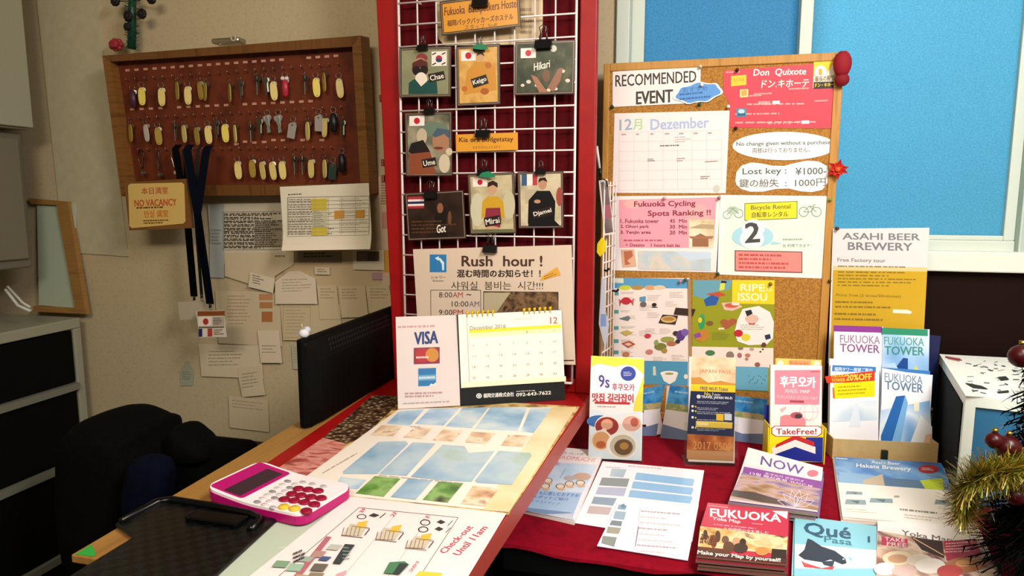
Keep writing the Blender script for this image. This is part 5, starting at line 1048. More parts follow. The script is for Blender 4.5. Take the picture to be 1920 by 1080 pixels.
t_ = thing('red_bow', 'dark red velvet bow on the top right corner of the cork board', 'bow', hit(PY(CY - 0.004), *V7(1100, 200)))
p = hit(PY(1.812), *V7(1102, 137)); m = MB(); m.ball(p, 0.021, 0.014, 0.031, mat('#8a0c1c', 0.7)); m.build('upper_loop', t_)
p = hit(PY(1.814), *V7(1100, 205)); m = MB(); m.ball(p, 0.017, 0.012, 0.016, mat('#7a0a18', 0.7)); m.build('lower_loop', t_)
p = hit(PY(1.818), *V7(1080, 592)); m = MB()
for k in range(11):
    an = 2 * PI * k / 11 + 0.2; L_ = 0.026 if k % 2 == 0 else 0.018
    d = Vector((math.cos(an), -0.25 if k % 2 else -0.1, math.sin(an))); s2 = Vector((-math.sin(an), 0, math.cos(an)))
    m.add([tuple(p), tuple(p + d * L_ * 0.5 + s2 * 0.006 + Vector((0, -0.004, 0))), tuple(p + d * L_), tuple(p + d * L_ * 0.5 - s2 * 0.006 + Vector((0, -0.004, 0))), tuple(p + Vector((0, 0.006, 0)))], [(0, 1, 2, 3), (4, 2, 1), (4, 3, 2), (4, 1, 0), (4, 0, 3)], mat('#c8321c' if k % 2 else '#b01e1a', 0.5))
m.ball(p + Vector((0, -0.006, 0)), 0.007, 0.006, 0.007, mat('#e05a20', 0.5), 8, 6)
tag(m.build('red_star_flower'), 'orange-red spiky star flower on the right frame of the cork board', 'flower')
# ---- wire rack end between the panel and the cork board
t_ = thing('wire_rack', 'narrow white wire rack seen edge-on between the red panel and the cork board', 'wire rack', (-0.21, 1.73, TZ))
RXp = -0.235; m = MB()
ra, rb = Vector((-0.206, 1.70)), Vector((-0.188, 1.795))
zr0, zr1 = TZ + 0.002, 1.52
for i in range(5):
    q = ra.lerp(rb, i / 4); m.tube([(q.x, q.y, zr0), (q.x, q.y, zr1)], 0.0022, wire, n=6)
for j in range(17):
    z = zr0 + 0.01 + j * (zr1 - zr0 - 0.02) / 16; m.tube([(ra.x, ra.y, z), (rb.x, rb.y, z)], 0.0022, wire, n=6)
m.build('mesh', t_)
c = Card('leaflet', PY(1.70), W8, [(92, 300), (128, 292), (155, 515), (115, 522)], '#e0d4cc', t=0.003, fitrect=False); c.poly([(100, 308), (128, 300), (150, 508), (118, 514)], ph('photo_grey', ['#5a4a4a', '#8a7a78'], 20)); c.poly([(108, 400), (138, 396), (146, 450), (114, 455)], '#a05a68'); c.finish('grey-pink photo leaflet hanging on the wire rack', 'leaflet')
c = Card('yellow_tag', PY(1.695), W8, [(86, 530), (120, 530), (120, 605), (84, 605)], '#ecd01c', t=0.002, outline=[(86, 555), (104, 530), (122, 545), (120, 585), (98, 608), (84, 590)]); c.finish('bright yellow paper tag on the wire rack', 'tag')
c = Card('leaflet', PY(1.68), W8, [(92, 700), (118, 690), (132, 960), (95, 985)], '#b8bcc8', t=0.003, fitrect=False, outline=[(104, 690), (118, 700), (120, 830), (134, 880), (120, 985), (92, 880)]); c.p(100, 840, 122, 840, 50, '#7a94c0'); c.finish('pale blue folded leaflet low on the wire rack', 'leaflet')
p0, p1 = hit(PY(1.69), *W8(84, 160)), hit(PY(1.69), *W8(100, 285)); t_ = thing('pen', 'white and black pen clipped above the wire rack', 'pen', p1)
m = MB(); q = p0.lerp(p1, 0.72); m.tube([p0, q], 0.0032, mat('#dcd6d0', 0.4), n=8); m.build('barrel', t_); m = MB(); m.tube([q, p1], 0.0042, mat('#141212', 0.4), n=8); m.build('cap', t_)
m = MB(); p = hit(PY(1.69), *W8(108, 292)); m.tube([p, p + Vector((0.010, 0, -0.006)), p + Vector((0.012, 0, -0.02))], 0.0015, mat('#141212'), n=5); m.build('pen_clip', t_)
for x, y in ((110, 662), (148, 745)):
    m = MB(); p = hit(PY(1.73), *W8(x, y)); m.tube([p, p + Vector((0.012, -0.01, 0)), p + Vector((0.016, -0.014, 0.006))], 0.003, mat('#151313', 0.4), n=6)
    tag(m.build('rack_hook'), 'black hook, ' + ('upper' if y < 700 else 'lower') + ' of the two on the wire rack', 'hook', 'black hooks on the wire rack')

# ---- upright leaflets
def holder(name, lab, V, bl, br, cs, deg, col, draw, t=0.006, cat='leaflet', z=TZ, bend=None, grp=None, lift=0.0, rough=0.4):
    c = Card(name, lean(V(*bl), V(*br), z, deg), V, cs, col, t=t, rough=rough, edge='#e8dcd4', lift=lift)
    draw(c)
    if bend: c.bend, c.cuts = bend
    return c.finish(lab, cat, grp)
def acrylic(V, bl, br, frac, deg, lab, z=TZ, depth=0.032, hpx=None):
    L_, R_ = hit(PZ(z), *V(*bl)), hit(PZ(z), *V(*br)); u = (R_ - L_).normalized(); n = Vector((0, 0, 1)).cross(u); W_ = (R_ - L_).length; a = math.radians(deg)
    up = n * math.sin(a) + Vector((0, 0, math.cos(a))); nn = u.cross(up)   # towards the viewer
    t_ = thing('leaflet_holder', lab, 'leaflet holder', (L_ + R_) / 2)
    cm = clear()
    def plate(o, h, name, th=0.002):
        vs = [L_ + o - u * 0.003, R_ + o + u * 0.003, R_ + o + u * 0.003 + up * h, L_ + o - u * 0.003 + up * h]
        m = MB(); m.add([tuple(v) for v in vs] + [tuple(v - nn * th) for v in vs], [(0, 1, 2, 3), (7, 6, 5, 4), (0, 4, 5, 1), (1, 5, 6, 2), (2, 6, 7, 3), (3, 7, 4, 0)], cm); m.build(name, t_)
    plate(nn * 0.006, frac, 'front_plate'); plate(-n * depth, frac * 1.9, 'back_plate')
    m = MB(); q = [L_ + nn * 0.004, R_ + nn * 0.004, R_ + n * (depth + 0.03), L_ + n * (depth + 0.03)]; m.prism([(p.x, p.y) for p in q], z + 0.0003, z + 0.0028, cm); m.build('foot', t_)
    return t_
# Korean guide, far left
def g1(c):
    c.poly([(24, 466), (283, 482), (267, 983), (10, 973)], '#f4ecea'); c.poly([(24, 466), (283, 482), (281, 560), (240, 520), (190, 510), (140, 520), (60, 505), (24, 520)], '#f0dc4a'); c.poly([(235, 700), (282, 560), (276, 745), (230, 740)], '#ecd84a')
    c.e(205, 555, 38, 36, '#3a4a9a'); c.lines(182, 545, 228, 543, 24, 3, '#d8d8f0', 3, wd=0.4)
    c.t('9s', 60, 560, 112, 566, 60, '#5a4a90', 0.02); c.t('후쿠오카', 126, 602, 236, 606, 36, '#b03050', 0.02); c.t('맛집 길라잡이', 28, 650, 230, 656, 42, '#c0304a', 0.03); c.p(40, 692, 214, 696, 12, '#c03a3a'); c.lines(52, 712, 190, 716, 10, 1, '#b8a098', 3)
    c.poly([(20, 730), (60, 735), (110, 760), (272, 740), (267, 983), (10, 973)], '#dfe6ee'); c.e(60, 790, 60, 30, '#3a6aa8')
    c.e(105, 815, 66, 55, '#f0e4d8'); c.e(100, 815, 58, 46, '#9a2a24'); c.e(100, 805, 30, 26, '#e0a080'); c.e(85, 835, 14, 10, '#f0d0b8'); c.e(215, 800, 60, 50, '#f4e4dc'); c.e(222, 802, 46, 38, '#e0a898'); c.e(236, 795, 20, 22, '#b85a48')
    c.e(72, 885, 54, 52, '#eedcc8'); c.e(72, 885, 44, 44, '#d89a68'); c.e(70, 905, 24, 18, '#b85a30'); c.e(175, 910, 78, 68, '#f2e8de'); c.e(178, 912, 64, 56, '#c8b8a4'); c.e(182, 918, 46, 40, '#6a4a28'); c.e(185, 912, 22, 18, '#b07a3c')
holder('guide_booklet', 'Korean food guide booklet standing against the right edge of the red panel', V8, (8, 975), (268, 985), [(22, 464), (285, 480), (268, 983), (8, 974)], 14, '#f4ecea', g1, t=0.012, cat='booklet', z=TZ + 0.003)
acrylic(V8, (14, 980), (272, 990), 0.085, 14, 'clear plastic holder in front of the Korean food guide', depth=0.02)
# sea leaflets
seaU = noisy('bright_sea_photo', ['#0f58a0', '#2480c4', '#58a8dc', '#1a68b0'], 22, 0.25, 4)
def sea(c, x0, y0, x1, y1, xb1, yb1, xb0, yb0):
    f = lambda u, v: ((x0 + (x1 - x0) * u) * (1 - v) + (xb0 + (xb1 - xb0) * u) * v, (y0 + (y1 - y0) * u) * (1 - v) + (yb0 + (yb1 - yb0) * u) * v)
    c.poly([f(0, 0), f(1, 0), f(1, 0.36), f(0, 0.34)], seaU); c.poly([f(0, 0.33), f(1, 0.35), f(1, 0.48), f(0, 0.46)], noisy('coast_photo', ['#3a8aa8', '#c8b078', '#7a9a5a', '#d8b890'], 30, 0.3, 3)); c.lines(*f(0.1, 0.08), *f(0.9, 0.08), 14, 1, '#a8d0e8', 3)
    c.poly([f(0, 0.46), f(0.3, 0.52), f(0.7, 0.52), f(1, 0.46), f(1, 0.78), f(0, 0.76)], '#e8e4e6'); c.poly([f(0, 0.74), f(0.4, 0.82), f(1, 0.76), f(1, 1), f(0, 1)], '#6a7a9a')
BN = ((lambda u, v: 0.012 * max(0, v) ** 2), (1, 24))
holder('sea_leaflet', 'sea photo leaflet turned sideways behind the Korean food guide', V8, (283, 862), (345, 862), [(283, 632), (378, 606), (345, 862), (283, 862)], 10, '#e8e4e4', lambda c: sea(c, 250, 632, 382, 606, 345, 862, 240, 862), bend=BN, grp='sea photo leaflets', cat='leaflet')
holder('sea_leaflet', 'sea photo leaflet partly behind the navy pass leaflet, on its left', V8, (362, 872), (660, 898), [(412, 612), (690, 650), (660, 898), (362, 872)], 16, '#e8e4e4', lambda c: sea(c, 412, 612, 690, 650, 660, 898, 362, 872), bend=BN, grp='sea photo leaflets')
holder('sea_leaflet', 'sea photo leaflet on the right of the navy pass leaflet', V8, (690, 882), (885, 906), [(700, 660), (895, 680), (885, 906), (690, 882)], 14, '#e8e4e4', lambda c: sea(c, 700, 660, 895, 680, 885, 906, 690, 882), bend=BN, grp='sea photo leaflets')
# pass leaflet
def g2(c):
    c.poly([(518, 470), (737, 478), (735, 612), (516, 606)], noisy('sunset_print', ['#e0a070', '#ecc09a', '#f2d8b4', '#e4a890'], 20, 0.35, 3)); c.t('JAPAN PASS', 556, 532, 712, 538, 24, '#d06a3a', 0.0); c.poly([(516, 575), (560, 572), (600, 600), (660, 590), (735, 605), (735, 615), (516, 608)], '#c88a3a')
    c.poly([(516, 606), (735, 614), (734, 648), (514, 640)], '#ecc824'); c.t('FREE Wi-Fi Ticket', 562, 618, 698, 624, 18, '#3a3a60', 0.02)
    c.poly([(514, 640), (734, 648), (728, 866), (496, 852)], '#1f2648'); c.t('No.1', 582, 646, 624, 648, 16, '#e8c83a', 0.02); c.lines(630, 654, 675, 656, 10, 1, '#d8d0c0', 3); c.e(553, 668, 10, 10, '#d8dce8'); c.t('TRAVEL JAPAN Wi-Fi', 566, 662, 718, 670, 17, '#e8e8f0', 0.02)
    for i, y in enumerate((688, 720, 740, 778, 802, 822)): c.lines(545, y, 715, y + 6, 16, 2, '#a8a8b8', i, wd=0.4)
    for y in (716, 738, 770, 820): c.e(523, y, 6, 6, '#e8e4dc'); c.e(538, y + 2, 4, 4, '#e8c83a')
    c.p(640, 752, 676, 754, 34, '#e0b428'); c.p(680, 752, 716, 754, 32, '#c8c8cc'); c.poly([(540, 788), (720, 796), (718, 826), (538, 818)], '#e0bc48'); c.p(545, 795, 600, 797, 14, '#ecdc9a')
    c.poly([(498, 852), (728, 866), (726, 940), (494, 930)], ph('photo_amber', ['#8a3a18', '#b8602a', '#d8904a'], 30)); c.t('2017 0509', 525, 888, 715, 898, 38, '#d89a58', 0.0); c.poly([(494, 930), (726, 940), (724, 985), (494, 975)], '#c08a5a')
holder('pass_leaflet', 'tall navy, yellow and orange pass leaflet in a clear holder', V8, (490, 992), (728, 1000), [(518, 470), (737, 478), (727, 996), (490, 990)], 10, '#e8d8cc', g2, t=0.008, z=TZ + 0.003)
acrylic(V8, (484, 1000), (732, 1008), 0.095, 10, 'clear plastic holder of the navy pass leaflet', depth=0.02)
# pink map in its yellow box
def g3(c):
    c.poly([(118, 662), (312, 660), (306, 808), (118, 806)], '#e08a9a'); c.t('후쿠오카', 142, 686, 290, 690, 46, '#f8eeee', 0.04); c.t('가이드 MAP', 160, 742, 266, 742, 18, '#f4dce0', 0.02); c.t('FUKUOKA GUIDE MAP', 128, 766, 300, 774, 14, '#e8b8c0', 0.01); c.p(182, 788, 242, 790, 10, '#a84a5a'); c.lines(270, 664, 308, 664, 8, 1, '#c8506a', 2)
    c.ring(262, 838, 40, 36, 0.05, '#d8a8b0'); c.ring(262, 838, 20, 36, 0.08, '#d8a8b0'); c.line(222, 838, 302, 838, 2, '#d8a8b0'); c.poly([(140, 825), (165, 815), (168, 820), (150, 840), (145, 838)], '#d8b0b4'); c.poly([(142, 858), (160, 850), (230, 850), (248, 870), (248, 900), (140, 900)], '#dc8a94'); c.e(210, 852, 26, 14, '#b05a68'); c.e(218, 856, 16, 10, '#4a3a40')
holder('map_leaflet', 'pink Korean city map leaflet standing in the yellow box', W1, (92, 1032), (318, 1040), [(106, 640), (320, 642), (314, 1000), (94, 992)], 8, '#f4e6e2', g3, t=0.010, z=TZ + 0.004)
holder('yellow_card', 'small yellow card sticking up behind the pink map leaflet', W1, (100, 1028), (318, 1036), [(125, 612), (318, 618), (312, 700), (118, 690)], 9, '#e8c860', lambda c: (c.p(178, 618, 270, 620, 28, '#e09a6a'), c.t('Fukuoka', 185, 624, 262, 626, 16, '#c8602a', 0.01), c.e(142, 632, 14, 12, '#e8dcc8'), c.e(296, 634, 14, 12, '#e8dcc8')), t=0.002, cat='card', lift=-0.016, z=TZ + 0.004)
t_ = thing('map_box', 'yellow and blue cardboard dispenser box with a take-free speech bubble', 'dispenser box', on_t(W1, 205, 1048))
PBX = lean(W1(86, 1045), W1(322, 1054), TZ, 3)
c = Card('front', PBX, W1, [(92, 905), (324, 905), (321, 1052), (86, 1044)], '#e8d41c', t=0.002, lift=0.009, rough=0.3)
c.poly([(250, 945), (322, 945), (320, 1050), (235, 1046)], '#23308a'); c.poly([(120, 1010), (150, 990), (200, 984), (260, 992), (240, 1046), (110, 1042)], '#23308a'); c.poly([(105, 990), (205, 950), (290, 985), (290, 1015), (205, 985), (110, 1020)], '#efe6e0'); c.poly([(125, 975), (205, 935), (285, 965), (285, 985), (205, 955), (120, 990)], '#c0282c')
c.poly([(118, 896), (304, 896), (318, 906), (318, 930), (300, 942), (122, 942), (104, 930), (104, 906)], '#a0303c'); c.poly([(120, 899), (302, 899), (314, 908), (314, 928), (298, 939), (124, 939), (108, 928), (108, 908)], '#f6efe8'); c.t('TakeFree!', 124, 908, 294, 908, 24, '#b0303c', 0.03); c.finish(parent=t_)
L_, R_ = on_t(W1, 86, 1045), on_t(W1, 322, 1054); u = (R_ - L_).normalized(); n = Vector((0, 0, 1)).cross(u); nb = -n * 0.009
m = MB()
for P_ in (L_, R_ - u * 0.002):
    q = [P_ + nb, P_ + nb + u * 0.002, P_ + u * 0.002 + n * 0.045, P_ + n * 0.045]; m.prism([(p.x, p.y) for p in q], TZ + 0.0005, TZ + 0.085, mat('#e8d41c', 0.4)); m.build('side', t_); m = MB()
q = [L_ + n * 0.043, R_ + n * 0.043, R_ + n * 0.045, L_ + n * 0.045]; m.prism([(p.x, p.y) for p in q], TZ + 0.0005, TZ + 0.12, mat('#23308a', 0.4)); m.build('back', t_)

# tower leaflets in a cardboard tray
kraft = noisy('kraft_cardboard', ['#b89860', '#c4a670', '#bda068'], 30, 0.7, 3)
t_ = thing('cardboard_tray', 'open kraft cardboard tray holding the blue tower leaflets', 'tray', on_t(W1, 580, 1045))
L_, R_ = on_t(W1, 360, 1037), on_t(W1, 803, 1058); u = (R_ - L_).normalized(); n = Vector((0, 0, 1)).cross(u); dpt = 0.115; hgt = 0.048
def bx(m, a0, a1, b0, b1, z0, z1, mt): q = [L_ + u * a0 + n * b0, L_ + u * a1 + n * b0, L_ + u * a1 + n * b1, L_ + u * a0 + n * b1]; m.prism([(p.x, p.y) for p in q], z0, z1, mt)
Wt = (R_ - L_).length; z0 = TZ + 0.0005
m = MB(); bx(m, 0, Wt, 0, 0.003, z0, z0 + hgt, kraft); m.build('front', t_)
m = MB(); bx(m, 0, 0.003, 0.003, dpt, z0, z0 + hgt, kraft); m.build('side', t_); m = MB(); bx(m, Wt - 0.003, Wt, 0.003, dpt, z0, z0 + hgt, kraft); m.build('side', t_); m = MB(); bx(m, 0, Wt, dpt - 0.003, dpt, z0, z0 + hgt, kraft); m.build('back', t_); m = MB(); bx(m, 0.003, Wt - 0.003, 0.003, dpt - 0.003, z0, z0 + 0.003, kraft); m.build('bottom', t_)
m = MB(); p = L_ + u * (Wt * 0.49) - n * 0.001; q = [p - u * 0.006 - n * 0.008, p + u * 0.006 - n * 0.008, p + u * 0.006, p - u * 0.006]; m.prism([(k.x, k.y) for k in q], z0 + 0.004, z0 + 0.028, mat('#1c2414', 0.5))
tag(m.build('bulldog_clip'), 'small dark clip on the front edge of the kraft cardboard tray', 'clip')
towerw = noisy('white_blue_sky_print', ['#f2f0f2', '#dfeaf4', '#b8d4ea', '#f4f0f0'], 7, 0.3, 2); towerb = noisy('blue_sky_print', ['#4a90d0', '#9cc4e8', '#e0ecf4', '#5a9cd8'], 6, 0.3, 2)
def PT(b, deg=9): # plane b metres behind the tray front
    up = n * math.sin(math.radians(deg)) + Vector((0, 0, math.cos(math.radians(deg)))); return (L_ + n * b + Vector((0, 0, 0.004)), u.cross(up))
def tower_card(lab, cs, b, col, draw, deg=9, t=0.006):
    c = Card('tower_leaflet', PT(b, deg), W1, cs, col, t=t, rough=0.3, edge='#d8e0e8'); draw(c); c.finish(lab, 'leaflet', 'tower leaflets in the cardboard tray')
def t1(c):
    c.p(366, 472, 572, 478, 26, '#8a3a90'); c.t('FUKUOKA', 394, 512, 562, 518, 34, '#9a7a98', 0.01); c.t('TOWER', 394, 550, 560, 556, 34, '#8a5a84', 0.02)
def t2(c):
    c.p(570, 482, 764, 490, 28, '#2f8a6a'); c.t('FUKUOKA', 580, 520, 748, 526, 34, '#5f9a90', 0.01); c.t('TOWER', 582, 560, 748, 564, 36, '#3f8a78', 0.02); c.poly([(625, 655), (660, 610), (680, 612), (680, 660)], '#1f4a90'); c.poly([(570, 640), (625, 630), (640, 660), (570, 670)], '#b8d4ea'); c.poly([(705, 655), (715, 640), (722, 656), (722, 672), (705, 670)], '#d0d870')
def t3(c):
    c.poly([(362, 640), (545, 648), (545, 672), (360, 666)], '#3f80c0'); c.t('福岡タワー展望ご案内', 370, 648, 530, 654, 16, '#e8eef4', 0.01); c.poly([(330, 688), (540, 664), (540, 712), (338, 716)], '#d8402a'); c.t('FUKUOKA', 358, 682, 420, 678, 12, '#f0d040', 0.02); c.t('TOWER', 358, 698, 416, 695, 14, '#f0d040', 0.03); c.t('20%OFF', 420, 680, 526, 676, 26, '#f0dc50', 0.03)
    c.poly([(366, 718), (540, 706), (540, 772), (370, 782)], '#f2e01c'); c.lines(384, 728, 530, 720, 44, 3, '#b8a020', 4, wd=0.4); c.poly([(362, 735), (368, 735), (372, 780), (364, 780)], '#d8602a')
    c.poly([(360, 800), (545, 790), (552, 870), (360, 880)], noisy('pale_sky_print', ['#cfe0f0', '#e8f0f4', '#b8d0e4'], 8, 0.3, 2)); c.poly([(455, 800), (470, 800), (480, 900), (430, 900)], '#dfe8f2')
def t4(c):
    c.poly([(571, 652), (768, 688), (782, 972), (566, 962)], towerb); c.poly([(571, 652), (768, 688), (772, 790), (568, 830)], '#eef0f2'); c.t('FUKUOKA', 582, 672, 742, 688, 34, '#7a90a8', 0.012); c.t('TOWER', 584, 706, 744, 722, 36, '#5f7f9c', 0.02)
    c.poly([(630, 772), (668, 768), (612, 965), (566, 962), (566, 940)], '#2f6ab0'); c.poly([(668, 768), (680, 800), (650, 965), (612, 965)], '#7ab0dc'); c.poly([(705, 795), (728, 796), (728, 836), (706, 834)], '#f0eccc'); c.poly([(735, 850), (782, 900), (782, 972), (690, 968)], '#eef2f4'); c.poly([(755, 935), (782, 930), (782, 972), (745, 970)], '#e8c0a8')
tower_card('purple-topped tower leaflet, back left in the cardboard tray', [(366, 472), (573, 478), (573, 950), (366, 940)], 0.085, '#ece4ea', t1)
tower_card('green-topped tower leaflet, back right in the cardboard tray', [(570, 482), (764, 490), (770, 960), (570, 950)], 0.082, towerb, t2)
tower_card('white tower leaflet with an orange and yellow discount coupon, front left in the tray', [(345, 640), (548, 648), (566, 965), (358, 955)], 0.030, '#f2f0f4', t3)
tower_card('blue and white tower leaflet, front right in the cardboard tray', [(570, 652), (768, 688), (783, 978), (566, 968)], 0.026, '#eef0f2', t4, deg=12)
for i, (d, lab) in enumerate(((0.040, 'plain white leaflet edge right behind the coupon leaflet'), (0.050, 'white leaflet with lifted edge, second behind the coupon leaflet'))):
    tower_card(lab, [(333 + i * 6, 632 - i * 18), (546 + i * 16, 640 - i * 24), (566, 965), (358, 955)], d, '#e4ecf2', lambda c: None, t=0.004)
tower_card('dark-edged tower leaflet just behind the front right one', [(566, 645), (760, 668), (776, 975), (562, 965)], 0.036, '#3a78b8', lambda c: None, deg=11, t=0.004)
c = Card('navy_folder', PT(0.126, 6), W1, [(700, 500), (782, 520), (800, 1000), (700, 1000)], '#141c48', t=0.006); c.finish('dark navy folder standing behind the cardboard tray', 'folder')
t_ = thing('cardboard_box', 'small brown cardboard box right of the tower leaflet tray', 'box', (0.62, 1.76, TZ))
a = on_t(W1, 805, 1052)
m = MB(); m.box(0.535, 0.592, 1.815, 1.865, TZ + 0.0005, TZ + 0.075, noisy('brown_cardboard', ['#7a5a2c', '#8a683a'], 20, 0.7)); m.build('body', t_, bevel=0.002)
m = MB(); m.box(0.533, 0.594, 1.813, 1.866, TZ + 0.055, TZ + 0.078, noisy('brown_cardboard_lid', ['#86642f', '#94713c'], 20, 0.7)); m.build('lid', t_, bevel=0.002)
m = MB(); m.ball((0.565, 1.84, TZ + 0.092), 0.022, 0.02, 0.016, mat('#0a0a0a', 0.5)); m.ball((0.582, 1.815, TZ + 0.087), 0.012, 0.012, 0.009, mat('#c8c4bc', 0.5)); tag(m.build('black_cloth'), 'crumpled black cloth on the small brown cardboard box', 'cloth')

# ---- stacks of leaflets lying on the cloth
def flat(name, lab, V, z, cs, col, draw, t=0.003, edge='#e6dcd2', cat='leaflet', grp=None, bend=None, rough=0.35, outline=None, fitrect=True):
    c = Card(name, PZ(z), V, cs, col, t=t, rough=rough, edge=edge, outline=outline, fitrect=False); draw(c)
    if bend: c.bend, c.cuts = bend
    return c.finish(lab, cat, grp)
def stack_under(obj, w_, h_, n_, th, col, lab, grp, edge, bend=None, seed=1, jit=0.004, catg='leaflet'):
    R = random.Random(seed); proto = None; qd = OBJ_SIZE[obj.name]; sx_ = max(abs(p[0]) for p in qd); sy_ = max(abs(p[1]) for p in qd)
    for i in range(n_):
        if proto is None:
            m = MB(); N = 12 if bend else 1; rings = []
            for j in range(N + 1):
                v = -1 + 2 * j / N
                row = []
                for u_ in (-1, 1):
                    tl, tr, br, bl = qd; a_, b_ = (u_ + 1) / 2, (1 - v) / 2
                    X = (tl[0] * (1 - a_) + tr[0] * a_) * (1 - b_) + (bl[0] * (1 - a_) + br[0] * a_) * b_; Y_ = (tl[1] * (1 - a_) + tr[1] * a_) * (1 - b_) + (bl[1] * (1 - a_) + br[1] * a_) * b_
                    row.append((X, Y_, (bend(X / sx_, Y_ / sy_) if bend else 0)))
                rings.append([(row[0][0], row[0][1], row[0][2] - th * 0.98), (row[1][0], row[1][1], row[1][2] - th * 0.98), (row[1][0], row[1][1], row[1][2]), (row[0][0], row[0][1], row[0][2])])
            m.loft(rings, mat(edge, 0.7), smooth=False); o = m.build(obj.name.split('.')[0]); o.data.materials.append(mat(col, 0.4)); k0 = len(o.data.materials) - 1
            for p in o.data.polygons:
                if p.normal.z > 0.7: p.material_index = k0
            proto = o
        else: o = proto.copy(); COL.objects.link(o)
        M_ = obj.matrix_basis.copy(); o.matrix_basis = M_
        o.location = Vector(obj.location) + Vector((R.uniform(-jit, jit), R.uniform(-jit, jit), -th * (i + 1)))
        o.rotation_euler = (M_.to_euler().x, M_.to_euler().y, M_.to_euler().z + R.uniform(-0.012, 0.012))
        tag(o, '%s, %s from the top of its stack' % (lab, ORD[i + 1]), catg, grp)
# Aomori-like seaside leaflet
def h1(c):
    c.down = (-0.5, 0.86)
    c.poly([(310, 125), (555, 145), (500, 250), (250, 230)], '#f2e4e0'); c.poly([(262, 215), (512, 228), (420, 400), (140, 385)], noisy('pale_sea_print', ['#a8c8e4', '#c8dcee', '#dce4f0'], 12, 0.3, 3)); c.t('AOMUCHI', 300, 172, 502, 190, 26, '#e0a0a4', 0.03, down=(-0.5, 0.86)); c.t('さんぽ', 300, 150, 440, 160, 14, '#8a8a9a', 0.01, down=(-0.5, 0.86)); c.t('旅と', 268, 210, 296, 216, 22, '#b05a70', 0.01)
    c.e(420, 300, 55, 22, '#c8a894'); c.p(320, 250, 326, 250, 70, '#9ab0c8'); c.e(345, 310, 36, 16, '#b8b0b0')
    for x, y in ((215, 330), (290, 365), (345, 350), (410, 345), (200, 365)): c.e(x, y, 30, 20, '#ecdcc8'); c.ring(x, y - 6, 28, 16, 0.18, '#4a3a34'); c.e(x + 6, y + 12, 22, 8, '#d8b494')
    c.poly([(135, 388), (420, 400), (365, 540), (80, 490)], '#a8c4e0'); c.t('ともに楽しむおすすめ', 145, 386, 405, 406, 24, '#4a6ab0', 0.01, down=(-0.4, 0.9)); c.t('スポットご紹介', 130, 412, 345, 432, 20, '#4a6ab0', 0.01, down=(-0.4, 0.9)); c.t('イラストマップ', 120, 440, 290, 460, 18, '#6a84c0', 0.0, down=(-0.4, 0.9))
    c.poly([(80, 488), (360, 520), (330, 530), (200, 528), (90, 508)], '#7a94b8'); c.poly([(90, 508), (200, 530), (355, 525), (375, 568), (70, 505)], '#c4ccd8')
o = flat('seaside_leaflet', 'pale blue seaside leaflet lying against the right edge of the counter', W3, TZ + 0.008, [(310, 125), (555, 145), (375, 570), (70, 500)], '#e4e6ee', h1, t=0.007)
# laminated price sheets
def h2(c):
    c.down = (-0.25, 1)
    c.poly([(598, 252), (688, 256), (668, 305), (585, 298)], seaB); c.poly([(540, 305), (705, 312), (690, 362), (522, 352)], '#8a9498'); c.poly([(518, 362), (688, 368), (672, 418), (500, 405)], '#b0b8d0'); c.poly([(492, 420), (630, 430), (605, 475), (475, 462)], '#8aa0b4'); c.poly([(465, 475), (600, 485), (580, 530), (448, 520)], '#c0b0b0')
    for y in (280, 332, 384):
        d = (y - 280) * 0.36; c.poly([(745 - d, y), (755 - d, y - 4), (1090 - d * 0.3, y + 35), (1094 - d * 0.3, y + 45), (1084 - d * 0.4, y + 78), (735 - d, y + 38)], '#8ab8de')
    c.lines(700, 230, 1000, 255, 12, 1, '#d8b8b8', 3); c.lines(560, 238, 700, 250, 8, 1, '#c0b0b8', 4)
flat('laminated_sheet', 'laminated tour sheet with pale blue bars lying on the red cloth', W3, TZ + 0.002, [(545, 207), (1153, 262), (1082, 690), (378, 578)], '#f4eaf0', h2, t=0.0012, edge='#8a4a6a', cat='laminated sheet')
def h3(c):
    c.down = (-0.25, 1)
    for q, k in (([(640, 468), (690, 472), (680, 500), (632, 495)], '#8ab0c8'), ([(620, 505), (685, 512), (672, 560), (606, 552)], '#9ab4c8'), ([(598, 562), (662, 568), (655, 598), (585, 590)], '#7a8a94'), ([(575, 600), (655, 608), (640, 645), (566, 638)], '#a0a090'), ([(545, 655), (630, 665), (612, 722), (535, 700)], '#8a9490')): c.poly(q, k)
    c.poly([(650, 470), (672, 462), (685, 485), (660, 492)], '#6a90a8')
    for i in range(8): c.lines(775 - i * 4, 500 + i * 34, 1030 - i * 4, 520 + i * 34, 14, 1, '#d8c8cc' if i % 3 else '#b8a8b0', i)
    c.line(770, 490, 735, 745, 2, '#c0b4c0'); c.line(760, 600, 740, 720, 4, '#7a7a88')
flat('laminated_sheet', 'white price list overlapping the front of the blue-barred tour sheet', W3, TZ + 0.004, [(640, 445), (1120, 470), (1055, 802), (510, 715)], '#f6eef4', h3, t=0.0012, edge='#c8a0c0', cat='laminated sheet')
